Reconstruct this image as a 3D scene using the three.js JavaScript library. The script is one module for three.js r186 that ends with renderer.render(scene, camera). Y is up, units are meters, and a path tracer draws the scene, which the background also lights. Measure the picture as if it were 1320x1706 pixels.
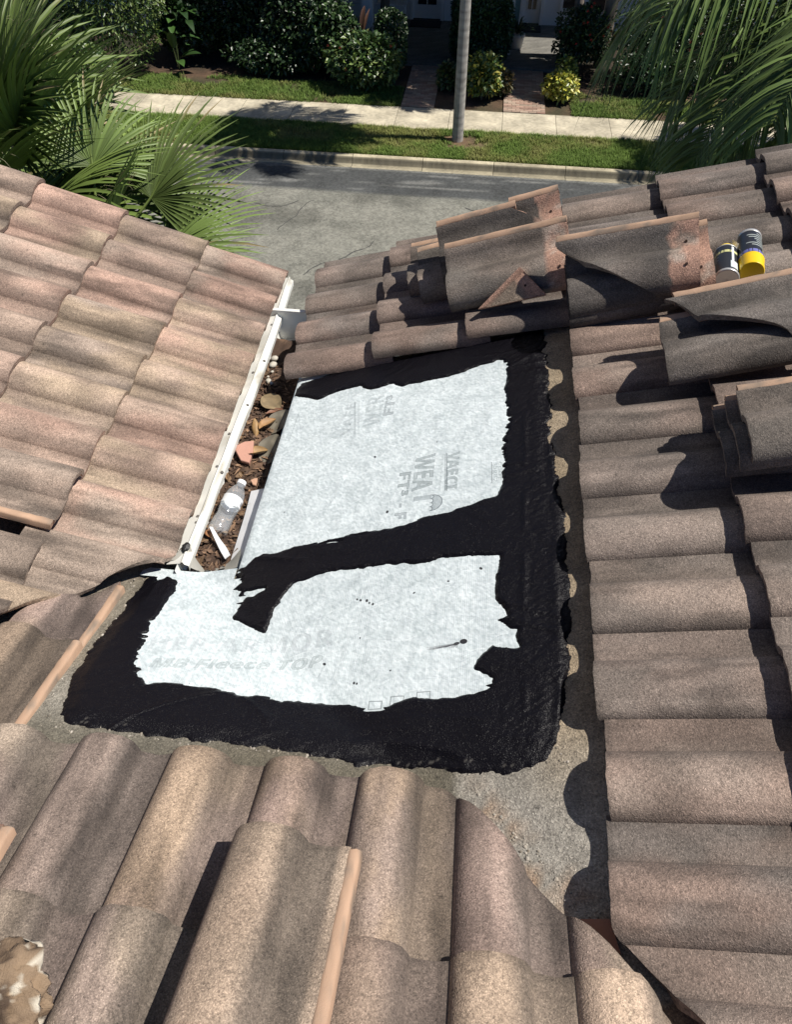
import * as THREE from 'three';
import { Sky } from 'three/addons/objects/Sky.js';
import { mergeGeometries } from 'three/addons/utils/BufferGeometryUtils.js';

// ---------------------------------------------------------------- camera, sky, sun, exposure
const EYE = 7;                                                     // camera height above the street; y below is given relative to it, w runs towards the street
const V = (x, y, w) => new THREE.Vector3(x, y + EYE, -w);
const scene = new THREE.Scene();
const camera = new THREE.PerspectiveCamera(69.74, 793 / 1024, 0.05, 400);
{
  const right = new THREE.Vector3(.9933, .0083, -.1147), fwd = new THREE.Vector3(-.0688, -.7524, -.6551).normalize();
  const back = fwd.clone().negate(); right.addScaledVector(back, -right.dot(back)).normalize();
  const up = back.clone().cross(right).normalize();
  camera.position.set(0, EYE, 0);
  camera.quaternion.setFromRotationMatrix(new THREE.Matrix4().makeBasis(right, up, back));
}
scene.add(camera);
const SUN_EL = 59 * Math.PI / 180, SUN_AZ = 4 * Math.PI / 180;
const sunDir = new THREE.Vector3(Math.cos(SUN_EL) * Math.cos(SUN_AZ), Math.sin(SUN_EL), -Math.cos(SUN_EL) * Math.sin(SUN_AZ));
const sky = new Sky(); sky.name = 'sky'; sky.scale.setScalar(300); sky.userData.kind = 'structure';
Object.assign(sky.material.uniforms.turbidity, { value: 1.6 }); sky.material.uniforms.rayleigh.value = .55;
sky.material.uniforms.mieCoefficient.value = .004; sky.material.uniforms.mieDirectionalG.value = .8;
sky.material.uniforms.sunPosition.value.copy(sunDir); scene.add(sky);
scene.environmentIntensity = 0.1;
const sun = new THREE.DirectionalLight(new THREE.Color().setRGB(1, .94, .86), 5); sun.name = 'sun';
sun.position.copy(sunDir).multiplyScalar(60); sun.castShadow = true; sun.shadow.radius = 1;
Object.assign(sun.shadow.camera, { left: -30, right: 30, top: 30, bottom: -30, near: 1, far: 140 }); sun.shadow.mapSize.set(4096, 4096);
scene.add(sun, sun.target);
const renderer = new THREE.WebGLRenderer({ antialias: true });
renderer.toneMapping = THREE.LinearToneMapping; renderer.toneMappingExposure = 1.19; renderer.shadowMap.enabled = true;

// ---------------------------------------------------------------- helpers
function rng(s) { return () => { s = (s + 0x6D2B79F5) | 0; let t = Math.imul(s ^ (s >>> 15), 1 | s); t = (t + Math.imul(t ^ (t >>> 7), 61 | t)) ^ t; return ((t ^ (t >>> 14)) >>> 0) / 4294967296; }; }
function h3(i, j, k) { let n = Math.imul(i, 374761393) ^ Math.imul(j, 668265263) ^ Math.imul(k, 1440662683); n = Math.imul(n ^ (n >>> 13), 1274126177); n = Math.imul(n ^ (n >>> 15), 2246822519); return ((n ^ (n >>> 14)) >>> 0) / 4294967296; }
function vn(x, y, z = 0) {
  const i = Math.floor(x), j = Math.floor(y), k = Math.floor(z); let u = x - i, v = y - j, w = z - k; u = u * u * (3 - 2 * u); v = v * v * (3 - 2 * v); w = w * w * (3 - 2 * w);
  const L = (a, b, t) => a + (b - a) * t;
  return L(L(L(h3(i, j, k), h3(i + 1, j, k), u), L(h3(i, j + 1, k), h3(i + 1, j + 1, k), u), v), L(L(h3(i, j, k + 1), h3(i + 1, j, k + 1), u), L(h3(i, j + 1, k + 1), h3(i + 1, j + 1, k + 1), u), v), w);
}
function fbm(x, y, z = 0, o = 4) { let s = 0, a = .5, n = 0; for (let q = 0; q < o; q++) { s += a * vn(x, y, z); n += a; x = x * 2.03 + 11.3; y = y * 2.03 + 5.7; z = z * 2.03 + 3.1; a *= .5; } return s / n; }
const clamp = (x, a = 0, b = 1) => Math.min(b, Math.max(a, x));
const sst = (a, b, x) => { const t = clamp((x - a) / (b - a)); return t * t * (3 - 2 * t); };
const mix = (a, b, t) => a + (b - a) * t;
const mix3 = (a, b, t) => [mix(a[0], b[0], t), mix(a[1], b[1], t), mix(a[2], b[2], t)];
const mul3 = (a, f) => [a[0] * f, a[1] * f, a[2] * f];
const taken = {};
function numbered(name) { const n = taken[name] = (taken[name] ?? -1) + 1; return n ? name + '_' + String(n).padStart(3, '0') : name; }
function finish(o) { o.traverse((m) => { if (m.isMesh) { m.castShadow = true; m.receiveShadow = true; } }); return o; }
function top(o, name, label, category, group) { o.name = numbered(name); o.userData.label = label; o.userData.category = category; if (group) o.userData.group = group; scene.add(o); return o; }
function struct(o, name, kind = 'structure') { o.name = numbered(name); o.userData.kind = kind; scene.add(o); return o; }
function part(parent, name, geo, m, label) { const o = new THREE.Mesh(geo, m); o.name = name; if (label) o.userData.label = label; parent.add(o); return o; }
const G = () => new THREE.Group();
class MB {                                                        // collects triangles with colours and uv
  constructor() { this.p = []; this.c = []; this.u = []; this.i = []; }
  v(x, y, z, c = [1, 1, 1], u = 0, w = 0) { this.p.push(x, y, z); this.c.push(c[0], c[1], c[2]); this.u.push(u, w); return this.p.length / 3 - 1; }
  vv(p, c, u, w) { return this.v(p.x, p.y, p.z, c, u, w); }
  t(a, b, c) { this.i.push(a, b, c); }
  q(a, b, c, d) { this.i.push(a, b, c, a, c, d); }
  grid(nx, ny, fn, flip) {                                        // fn(i, j) -> [Vector3-like [x,y,z], colour, [u, v]]
    const s = this.p.length / 3;
    for (let j = 0; j <= ny; j++) for (let i = 0; i <= nx; i++) { const [p, c, uv] = fn(i, j); this.v(p[0], p[1], p[2], c, uv ? uv[0] : 0, uv ? uv[1] : 0); }
    for (let j = 0; j < ny; j++) for (let i = 0; i < nx; i++) { const a = s + j * (nx + 1) + i, b = a + 1, d = a + nx + 1, c = d + 1; flip ? this.q(a, d, c, b) : this.q(a, b, c, d); }
  }
  box(x0, x1, y0, y1, z0, z1, c = [1, 1, 1]) {
    const f = (a, b, d, e) => { const s = [a, b, d, e].map((k) => this.v(k[0], k[1], k[2], c, k[0] + k[2], k[1] + k[2])); this.q(...s); };
    f([x0, y0, z1], [x1, y0, z1], [x1, y1, z1], [x0, y1, z1]); f([x1, y0, z0], [x0, y0, z0], [x0, y1, z0], [x1, y1, z0]);
    f([x1, y0, z1], [x1, y0, z0], [x1, y1, z0], [x1, y1, z1]); f([x0, y0, z0], [x0, y0, z1], [x0, y1, z1], [x0, y1, z0]);
    f([x0, y1, z1], [x1, y1, z1], [x1, y1, z0], [x0, y1, z0]); f([x0, y0, z0], [x1, y0, z0], [x1, y0, z1], [x0, y0, z1]);
  }
  geo() {
    const g = new THREE.BufferGeometry(); g.setAttribute('position', new THREE.Float32BufferAttribute(this.p, 3)); g.setAttribute('color', new THREE.Float32BufferAttribute(this.c, 3));
    g.setAttribute('uv', new THREE.Float32BufferAttribute(this.u, 2)); g.setIndex(this.i); g.computeVertexNormals(); return g;
  }
}
function boxGeo(x0, x1, y0, y1, w0, w1, c) { const m = new MB(); m.box(x0, x1, y0, y1, -w1, -w0, c); return m.geo(); }   // y above the street, w towards it
function dataTex(n, fn, srgb) {
  const d = new Uint8Array(n * n * 4);
  for (let j = 0; j < n; j++) for (let i = 0; i < n; i++) { const c = fn(i, j), o = (j * n + i) * 4; for (let k = 0; k < 3; k++) d[o + k] = clamp(Math.round(c[k] * 255), 0, 255); d[o + 3] = 255; }
  const t = new THREE.DataTexture(d, n, n); t.magFilter = THREE.LinearFilter; t.minFilter = THREE.LinearMipmapLinearFilter; t.generateMipmaps = true; t.wrapS = t.wrapT = THREE.RepeatWrapping;
  if (srgb) t.colorSpace = THREE.SRGBColorSpace; t.needsUpdate = true; return t;
}
// wrapped noise for repeating textures
function wn(n, cells, seed) { const g = new Float32Array(cells * cells); for (let k = 0; k < g.length; k++) g[k] = h3(k % cells, (k / cells) | 0, seed); return (i, j) => { const x = i / n * cells, y = j / n * cells, a = Math.floor(x), b = Math.floor(y); let u = x - a, v = y - b; u = u * u * (3 - 2 * u); v = v * v * (3 - 2 * v); const q = (s, t) => g[((t % cells) * cells) + (s % cells)]; return mix(mix(q(a, b), q(a + 1, b), u), mix(q(a, b + 1), q(a + 1, b + 1), u), v); }; }
const std = (o) => new THREE.MeshStandardMaterial({ roughness: .9, side: THREE.DoubleSide, ...o });
const col = (r, g, b) => new THREE.Color().setRGB(r, g, b);

// ---------------------------------------------------------------- textures and materials
const r0 = rng(77);
const nA = wn(512, 230, 1), nB = wn(512, 110, 2), nC = wn(512, 40, 3);
const grit = dataTex(512, (i, j) => {                              // sanded concrete: grains of about one to three millimetres, a few of them pale
  let v = .38 + .22 * (r0() - .5) + .24 * (nA(i, j) - .5) + .14 * (nB(i, j) - .5) + .06 * (nC(i, j) - .5);
  const s = nA(i, j) * .6 + r0() * .4; if (s > .76) v += (s - .76) * 2.6; if (s < .13) v -= .10;
  return [v, v * .985, v * .965];
});
const gritSoft = dataTex(512, (i, j) => { const v = .5 + .16 * (r0() - .5) + .2 * (nA(i, j) - .5) + .16 * (nB(i, j) - .5) + .12 * (nC(i, j) - .5); return [v, v, v]; });
const GM = 1 / .42;                                                // grit multiplier: the map's mean is about .42
const tileMat = std({ map: grit, bumpMap: grit, bumpScale: .0018, vertexColors: true, roughness: .93 }); tileMat.color = col(GM, GM, GM);
const capMat = std({ map: grit, bumpMap: grit, bumpScale: .003, vertexColors: true, roughness: .95 }); capMat.color = col(GM, GM, GM);
const softMat = std({ map: gritSoft, bumpMap: gritSoft, bumpScale: .002, vertexColors: true, roughness: .92 }); softMat.color = col(2, 2, 2);
const plain = std({ vertexColors: true, roughness: .75 });
const leafMat = std({ vertexColors: true, roughness: .38 });
const palmMat = new THREE.MeshPhysicalMaterial({ vertexColors: true, roughness: .5, side: THREE.DoubleSide, specularIntensity: .8 });
const whiteMetal = std({ color: col(.72, .72, .68), roughness: .42 });
const terra = [.39, .24, .18];

const tubeGeo = (pts, r0_, r1_, c, n = 8, rs = 6) => { const cur = new THREE.CatmullRomCurve3(pts), g = new THREE.TubeGeometry(cur, n, 1, rs), P = g.attributes.position, cc = new Float32Array(P.count * 3); for (let k = 0; k < P.count; k++) { const t = Math.floor(k / (rs + 1)) / n, o = cur.getPointAt(t), rr = mix(r0_, r1_, t), v = new THREE.Vector3().fromBufferAttribute(P, k).sub(o).multiplyScalar(rr).add(o); P.setXYZ(k, v.x, v.y, v.z); const f = (.75 + .5 * vn(v.x * 9, v.y * 26, v.z * 9)) * (rs > 14 ? (.55 + .55 * Math.pow(Math.abs(Math.sin(v.y * 21 + 2 * vn(v.x * 5, v.y, v.z * 5))), .5)) * (.75 + .5 * fbm(v.x * 12, v.y * 3, v.z * 12, 3)) : 1); cc[k * 3] = c[0] * f; cc[k * 3 + 1] = c[1] * f; cc[k * 3 + 2] = c[2] * f; } g.setAttribute('color', new THREE.BufferAttribute(cc, 3)); g.computeVertexNormals(); return g; };
// ---------------------------------------------------------------- the roof: three slopes that meet in two valleys
const W = .19825, E = .3441, TL = .412, BW = .134, TH = .0155;
const rad = (d) => d * Math.PI / 180;
const aR = rad(18.9), aL = rad(19.05), aN = rad(20.03);
const R0 = V(-.631, -1.712, .299), L0 = V(-1.748, -1.354, 2.755), N0 = V(-.722, -1.498, .566);
const FR = { o: R0, x: V(0, -EYE, 1), n: new THREE.Vector3(-Math.sin(aR), Math.cos(aR), 0), z: new THREE.Vector3(Math.cos(aR), Math.sin(aR), 0) };
const FL = { o: L0, x: V(0, -EYE, -1), n: new THREE.Vector3(Math.sin(aL), Math.cos(aL), 0), z: new THREE.Vector3(-Math.cos(aL), Math.sin(aL), 0) };
const FN = { o: N0, x: new THREE.Vector3(1, 0, 0), n: new THREE.Vector3(0, Math.cos(aN), -Math.sin(aN)), z: new THREE.Vector3(0, Math.sin(aN), Math.cos(aN)) };
const on = (F, x, n, z) => F.o.clone().addScaledVector(F.x, x).addScaledVector(F.n, n).addScaledVector(F.z, z);
function place(o, F, x, n, z, roll = 0, yaw = 0, pitch = 0) {      // puts a tile-like object on a slope; roll lifts its pan side
  o.position.copy(on(F, x, n, z));
  o.quaternion.setFromRotationMatrix(new THREE.Matrix4().makeBasis(F.x, F.n, F.z));
  o.quaternion.multiply(new THREE.Quaternion().setFromEuler(new THREE.Euler(pitch, yaw, roll, 'YZX')));
  return o;
}
function profile(x) {
  const t = x / BW, b = .047 * Math.sqrt(Math.max(0, 1 - Math.pow(Math.abs(2 * Math.min(t, 1) - 1), 2.15))) - (t > 1 ? (t - 1) * .12 : 0);
  if (t < .5) return b;
  const p = .005 + .004 * sst(W - .02, W, x) - .003 * Math.sin(clamp((x - BW) / (W - BW)) * Math.PI), k = .014, h = clamp(.5 + .5 * (b - p) / k);
  return mix(p, b, h) + k * h * (1 - h);
}
const palette = [[.27, .195, .155], [.27, .205, .155], [.225, .175, .145], [.245, .185, .158], [.29, .215, .165], [.25, .17, .138], [.215, .176, .15]];
// one tile. o: seed, tint (two colours), step, z0/z1(x) cut lines, rib, band (bare terracotta head), nz
function tileGeo(o) {
  const rnd = rng(o.seed * 7919 + 13), m = new MB(), step = o.step ?? .022, nz = o.nz ?? 14, ox = rnd() * 9, oz = rnd() * 9, oq = rnd() * 50;
  const z0f = o.z0 ?? (() => 0), z1f = o.z1 ?? (() => TL), ca = o.tint?.[0] ?? palette[(rnd() * palette.length) | 0], cb = o.tint?.[1] ?? palette[(rnd() * palette.length) | 0], tone = (o.tone ?? 1) * (.88 + .24 * rnd());
  const xs = []; for (let k = 0; k <= 15; k++) xs.push(BW * (.5 - .5 * Math.cos(Math.PI * k / 15 * .985)) ); for (let k = 1; k <= 6; k++) xs.push(mix(xs[15], W + .012, k / 6));
  const arc = [0]; for (let k = 1; k < xs.length; k++) arc.push(arc[k - 1] + Math.hypot(xs[k] - xs[k - 1], profile(xs[k]) - profile(xs[k - 1])));
  const nx = xs.length - 1, stain = rnd() * .6 + .2, wob = rnd() * 9;
  const zz = (i, j) => { const x = xs[i], a = z0f(x), b = Math.max(z1f(x), a + .0005), jit = (vn(x * 160, oq, 3) - .5) * .003 + (vn(x * 30, oq, 5) - .5) * .003; return mix(a + (j === 0 ? jit : 0), b, j / nz); };
  const ht = (x, z) => profile(x) - step * (z / E) + (vn(x * 10 + wob, z * 5, oq) - .5) * .0016;
  const shade = (x, z) => {
    const f = fbm(x * 9 + oq, z * 5, oq, 4), g = fbm(x * 16 + 4, z * 8 + oq, oq + 7, 3), s = fbm(x * 30 + oq, z * 4.5, 2 + oq, 3);
    let c = mix3(ca, cb, sst(.34, .66, f));
    c = mul3(c, tone * mix(1.2, .74, sst(.3, .7, g)) * (1 - .62 * stain * sst(.5, .68, s)) * (1 - .3 * sst(.5, .64, fbm(x * 60 + oq, z * 3.2, 9 + oq, 3)) * sst(.4, .6, fbm(x * 7, z * 7 + oq, 4, 2)))  * (1 - .2 * sst(.012, 0, x)));
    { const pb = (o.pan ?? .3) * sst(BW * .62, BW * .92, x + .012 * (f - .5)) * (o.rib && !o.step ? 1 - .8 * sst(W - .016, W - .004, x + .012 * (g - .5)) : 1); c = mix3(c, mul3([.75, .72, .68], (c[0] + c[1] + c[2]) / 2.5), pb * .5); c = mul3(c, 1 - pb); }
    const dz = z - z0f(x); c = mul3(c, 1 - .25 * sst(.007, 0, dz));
    if (o.band && z > E - .01 + .012 * (vn(x * 40, oq, 9) - .5)) { const q = fbm(x * 18, z * 18, oq, 4); c = mul3(mix3(mix3([.2, .16, .13], terra, sst(.3, .48, q)), [.46, .40, .34], .7 * sst(.58, .68, fbm(x * 20, z * 14, oq + 5, 3))), .8 + .4 * q); }
    return c;
  };
  const edgeX = (i, j) => xs[i] + (i === 0 ? (vn(j * 3.7, oq, 8) - .5) * .0022 : 0);
  m.grid(nx, nz, (i, j) => { const x = edgeX(i, j), z = zz(i, j); return [[x, ht(xs[i], z), z], shade(xs[i], z), [(arc[i] + ox) / .38, (z + oz) / .38]]; }, true);
  const und = mul3(terra, .7), bx = xs.map((x, i) => { const e = .002, sl = (profile(x + e) - profile(Math.max(0, x - e))) / (x + e - Math.max(0, x - e)), l = Math.hypot(1, sl); return [x + TH * sl / l, profile(x) - TH / l]; });
  bx[0] = [.012, -.004]; for (let i = 0; i <= nx; i++) bx[i][0] = clamp(bx[i][0], .012 * (i < 8 ? 1 : 0), W + .012);
  const low = (i, j) => { const z = zz(i, j); return [bx[i][0], bx[i][1] - step * (z / E), z]; };
  m.grid(nx, 2, (i, j) => [low(i, j * nz / 2), und, [(bx[i][0] + ox) / .55, j / 3]]);
  const wall = (n, f, flip, c) => m.grid(n, 1, (i, j) => f(i, j, c), flip);
  const rim = (i, j) => { const x = edgeX(i, j), z = zz(i, j); return [x, ht(xs[i], z), z]; };
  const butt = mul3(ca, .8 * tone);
  wall(nx, (i, j) => [j ? rim(i, 0) : low(i, 0), butt, [xs[i] / .55 + ox, j * .02]], true);
  wall(nx, (i, j) => [j ? rim(i, nz) : low(i, nz), und, [xs[i] / .55, j * .02]]);
  wall(nz, (i, j) => [j ? rim(0, i) : low(0, i), mul3(butt, .85), [i * .03, j * .02]]);
  wall(nz, (i, j) => [j ? rim(nx, i) : low(nx, i), und, [i * .03, j * .02]], true);
  if (!o.rib) return m.geo();
  const main = m.geo(); { const m = new MB();                                                     // the bare interlocking rib along the pan side
    const za = Math.max(z0f(W), z0f(W + .02)) + .004, zb = z1f(W), n = 26, lip = [.44, .29, .195];
    const rp = [[W - .006, .006], [W - .001, -.001], [W + .004, -.002], [W + .006, .004], [W + .009, .0085], [W + .014, .0105], [W + .021, .0108], [W + .027, .0095], [W + .031, .005], [W + .032, -.012]];
    m.grid(9, n, (i, j) => { const z = mix(za, zb, j / n) + (j === 0 || j === n ? (vn(i * .8, oq, 2) - .5) * .006 : 0), y = rp[i][1] + (i > 3 && i < 9 ? (fbm(i * .5, z * 60, oq, 3) - .5) * .0022 : 0) - step * (z / E), q = i / 9, dark = i === 1 || i === 2 ? .5 : 1; return [[rp[i][0] + (i > 6 ? (vn(z * 40, oq, 1) - .5) * .002 : 0), y, z], mul3(mix3(lip, [.2, .165, .13], .8 * sst(.48, .68, fbm(q * 3, z * 22, oq + 4, 4))), dark * (.7 + .55 * fbm(q * 4, z * 30, oq, 4))), [(rp[i][0] + ox) / .3, z / .3]]; }, true);
    m.grid(1, n, (i, j) => { const z = mix(za, zb, j / n); return [[i ? W + .032 : W - .004, -.012 - step * (z / E), z], und, [0, 0]]; });
    for (const z of [za, zb]) { const s = rp.map((p) => m.v(p[0], p[1] - step * (z / E), z, lip)); const a = m.v(W - .004, -.012 - step * (z / E), z, und), b = m.v(W + .032, -.012 - step * (z / E), z, und); for (let i = 0; i < 9; i++) m.t(a, s[i], s[i + 1]); m.t(a, s[9], b); }
  return mergeGeometries([main, m.geo()], true); }
}
const house = G(); top(house, 'tiled_house', 'house with slopes of pinkish brown concrete roof tiles around a gutter', 'house');
// the bare deck of the two slopes that were opened: one draped sheet
const DO = -.029;
const yR = (x) => R0.y + (x - R0.x) * Math.tan(aR) + DO / Math.cos(aR), yN = (w) => N0.y - (w + N0.z) * Math.tan(aN) + DO / Math.cos(aN);
function deckY(x, w) { const a = yR(x), b = yN(w), k = .012, h = clamp(.5 + .5 * (a - b) / k); return mix(b, a, h) + k * h * (1 - h); }
function drape(inside, x0, x1, w0, w1, cell, lift, color, uvf) {   // a sheet lying on the deck; lift(x, w) in metres or null where there is none
  const m = new MB(), nx = Math.round((x1 - x0) / cell), nw = Math.round((w1 - w0) / cell), id = new Int32Array((nx + 1) * (nw + 1)).fill(-1);
  for (let j = 0; j <= nw; j++) for (let i = 0; i <= nx; i++) {
    const x = x0 + (x1 - x0) * i / nx, w = w0 + (w1 - w0) * j / nw, l = inside(x, w) ? lift(x, w) : null;
    if (l === null) continue; const uv = uvf(x, w); id[j * (nx + 1) + i] = m.v(x, deckY(x, w) + l, -w, color(x, w), uv[0], uv[1]);
  }
  for (let j = 0; j < nw; j++) for (let i = 0; i < nx; i++) { const a = id[j * (nx + 1) + i], b = id[j * (nx + 1) + i + 1], c = id[(j + 1) * (nx + 1) + i + 1], d = id[(j + 1) * (nx + 1) + i]; if (a >= 0 && b >= 0 && c >= 0) m.t(a, b, c); if (a >= 0 && c >= 0 && d >= 0) m.t(a, c, d); }
  return m.geo();
}
const capColor = (x, w) => {
  const f = fbm(x * 7, w * 7, 3, 4), g = fbm(x * 3 + 9, w * 3, 8, 3); let c = mix3([.15, .13, .095], [.25, .235, .20], sst(.35, .65, f * .6 + g * .4));
  const n = sst(.75, .5, w) * sst(.03, .09, x); c = mix3(c, [.31, .295, .265], n * .75); c = mix3(c, [.30, .235, .155], .75 * sst(.2, .27, x) * sst(.5, .75, w));                                        // paler stretch of cap sheet below the black corner
  if (x < .07) c = mix3(c, [.11, .10, .075], sst(.72, .6, w) * .8);
  const v = Math.abs(x + w - .64); c = mix3(c, [.26, .13, .05], .6 * sst(.09, .01, v) * sst(.35, .6, fbm(x * 20, w * 20, 4, 3)) * sst(.08, .12, x));
  return mul3(c, .8 + .4 * vn(x * 60, w * 60, 1));
};
const openSlope = part(house, 'roof_slope', drape((x, w) => (x > -.597 || w < 1.226) && w - x < 2.06, -1.6, 2.4, -.8, 2.86, .02, () => 0, capColor, (x, w) => [x / .5, w / .5]), capMat);
const yL = (x) => L0.y - (x - L0.x) * Math.tan(aL) - .1 / Math.cos(aL);
const farSlope = (() => { const m = new MB(); m.grid(16, 20, (i, j) => { const x = mix(-4, -.8, i / 16), w = mix(x + 2, 2.86, j / 20); return [[x, yL(x), -w], [.16, .14, .11], [x / .5, w / .5]]; }); return part(house, 'roof_slope', m.geo(), capMat); })();
// walls and fascia of our own house
part(house, 'wall', boxGeo(-7, -.86, 0, EYE - 1.98, -2.5, 2.62, [.62, .58, .5]), plain); part(house, 'wall', boxGeo(-.5, 6, 0, EYE - 1.98, -2.5, 2.62, [.62, .58, .5]), plain); part(house, 'wall', boxGeo(-.86, -.5, 0, EYE - 1.98, -2.5, 1.15, [.62, .58, .5]), plain);
let seed = 1; const ribMat = std({ vertexColors: true, roughness: .85, bumpMap: gritSoft, bumpScale: .0008 });
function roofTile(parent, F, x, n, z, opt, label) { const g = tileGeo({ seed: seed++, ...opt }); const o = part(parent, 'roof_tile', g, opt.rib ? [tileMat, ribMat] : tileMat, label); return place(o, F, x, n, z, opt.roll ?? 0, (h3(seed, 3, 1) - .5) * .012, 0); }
const jit = (s) => (h3(seed, 17, s) - .5);
// far left slope (faces the sun)
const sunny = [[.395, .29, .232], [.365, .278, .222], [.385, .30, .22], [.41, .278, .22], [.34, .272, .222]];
for (let r = 0; r <= 13; r++) for (let j = -2; j <= 3; j++) {
  const slid = r >= 8 && j <= 2 ? .06 : 0, x = r * W - .065 + slid, z = -j * E, xb = L0.x + j * E * Math.cos(aL), wr = 2.755 - x;
  const cut = (xl) => Math.max(0, (2.03 - wr + xl + xb) / Math.cos(aL));
  if (cut(W / 2) > TL - .02) continue;
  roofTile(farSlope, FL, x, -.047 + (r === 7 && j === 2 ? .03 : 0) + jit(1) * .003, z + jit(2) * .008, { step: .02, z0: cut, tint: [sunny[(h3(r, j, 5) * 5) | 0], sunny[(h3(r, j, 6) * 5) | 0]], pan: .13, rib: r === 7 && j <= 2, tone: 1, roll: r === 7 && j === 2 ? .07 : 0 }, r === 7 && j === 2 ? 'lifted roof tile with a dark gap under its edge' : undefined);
}
// near slope, under the camera
const mid = [[.36, .275, .215], [.41, .315, .235], [.33, .26, .22], [.36, .27, .23], [.345, .28, .22], [.385, .29, .21]];
for (let i = -7; i <= 9; i++) for (let j = -3; j <= 2; j++) {
  if (j < 0 && i > -2) continue;
  const x = i * W, xw = N0.x + x, wb = -N0.z - j * E * Math.cos(aN), c = Math.cos(aN);
  const cutR = (xl) => Math.max(0, (xw + xl + wb - .615) / c), cutL = (xl) => Math.max(0, (wb - (xw + xl) - 2.045) / c), cut = (xl) => Math.max(cutR(xl), cutL(xl));
  if (cut(W / 2) > TL + .05) continue;
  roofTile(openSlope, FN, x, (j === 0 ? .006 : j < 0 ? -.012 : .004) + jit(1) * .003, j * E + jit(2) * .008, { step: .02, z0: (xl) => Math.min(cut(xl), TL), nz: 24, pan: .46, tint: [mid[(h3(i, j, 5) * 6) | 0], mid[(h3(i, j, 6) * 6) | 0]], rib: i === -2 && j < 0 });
}
// right slope (faces away from the sun): twelve rows from the valley to the verge, the lower three courses lifted off in the middle
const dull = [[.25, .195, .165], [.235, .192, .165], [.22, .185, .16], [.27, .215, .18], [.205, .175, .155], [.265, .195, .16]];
for (let k = -5; k <= 12; k++) for (let j = 0; j <= 8; j++) {
  if (k < 9 && j < 3) continue;
  if (k === 8 && j < 3) continue;
  const x = k * W, w = -R0.z + x, xb = R0.x + j * E * Math.cos(aR), cut = (xl) => Math.max(0, (.66 - (w + xl) - xb) / Math.cos(aR));
  if (cut(W * .5) > TL) continue;
  const first = (k < 9 && j === 3) || j === 0;
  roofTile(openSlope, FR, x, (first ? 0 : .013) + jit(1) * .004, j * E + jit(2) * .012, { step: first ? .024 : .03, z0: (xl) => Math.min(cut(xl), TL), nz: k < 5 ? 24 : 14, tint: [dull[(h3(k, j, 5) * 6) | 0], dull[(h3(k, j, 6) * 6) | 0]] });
}

// ---------------------------------------------------------------- gutter between the slopes
const GX0 = -.775, GX1 = -.612, GY = -1.85, GN = 1.23, GF = 2.52;
{
  const m = new MB();                                              // channel: floor and two sides, far stop end, near end
  const L = 24, prof2 = [[GX0 - .004, -1.742], [GX0 + .012, GY + .004], [GX0 + .02, GY], [GX1 - .02, GY], [GX1 - .008, GY + .006], [GX1, -1.79]];
  m.grid(prof2.length - 1, L, (i, j) => [[prof2[i][0], prof2[i][1] + EYE, -mix(GN - .02, GF, j / L)], [.72, .72, .68]]);
  part(house, 'gutter', m.geo(), whiteMetal);
  const st = new MB(); st.grid(8, 6, (i, j) => { const x = mix(GX0 - .03, GX1 + .06, i / 8), y = mix(GY, -1.715, j / 6); return [[x, y + EYE, -(GF - .004 + .006 * Math.sin(i * 1.9 + j) * (j / 6))], [.7, .7, .67]]; }); st.box(GX0 - .03, GX1 + .06, EYE - 1.722, EYE - 1.712, -GF - .012, -GF + .006, [.72, .72, .69]);
  part(house, 'gutter_stop_end', st.geo(), whiteMetal);
  // drip edge along the far slope's eave: a stepped white strip with a folded ridge, a little wavy
  const f = new MB(), pr = [[-.81, -1.748], [-.766, -1.737], [-.764, -1.731], [-.759, -1.731], [-.756, -1.740], [-.744, -1.746], [-.743, -1.752], [-.745, -1.772]];
  f.grid(pr.length - 1, 60, (i, j) => { const w = mix(GN + .005, 2.80, j / 60), q = (fbm(w * 4, 2, i * .2, 2) - .5) * .012, t = sst(2.35, 2.8, w) * .012; return [[pr[i][0] + q - t, pr[i][1] + EYE + q * .5 + (i > 5 ? 0 : 0), -w], mul3(mix3([.70, .70, .65], [.36, .33, .26], .85 * sst(.5, .72, fbm(w * 9, i * .7, 3, 4))), .9 + .2 * fbm(w * 14, i, 3, 2))]; });
  const drip = part(house, 'drip_edge', f.geo(), std({ vertexColors: true, roughness: .5 }));
  const sg = new THREE.CylinderGeometry(.0048, .006, .004, 10), sm = std({ color: col(.13, .12, .11), roughness: .5 });
  for (const [x, w] of [[-.771, 1.42], [-.768, 1.395], [-.771, 1.64], [-.75, 1.62], [-.772, 1.80], [-.75, 1.96], [-.772, 2.14], [-.75, 2.22], [-.772, 2.45]]) { const s = part(drip, 'screw', sg, sm); s.position.copy(V(x, x > -.76 ? -1.742 : -1.738, w)); }
}
const gutterFloor = (x, w) => GY + .012 + .03 * fbm(x * 14, w * 9, 5, 3) + .02 * sst(1.55, 1.3, w);
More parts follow.
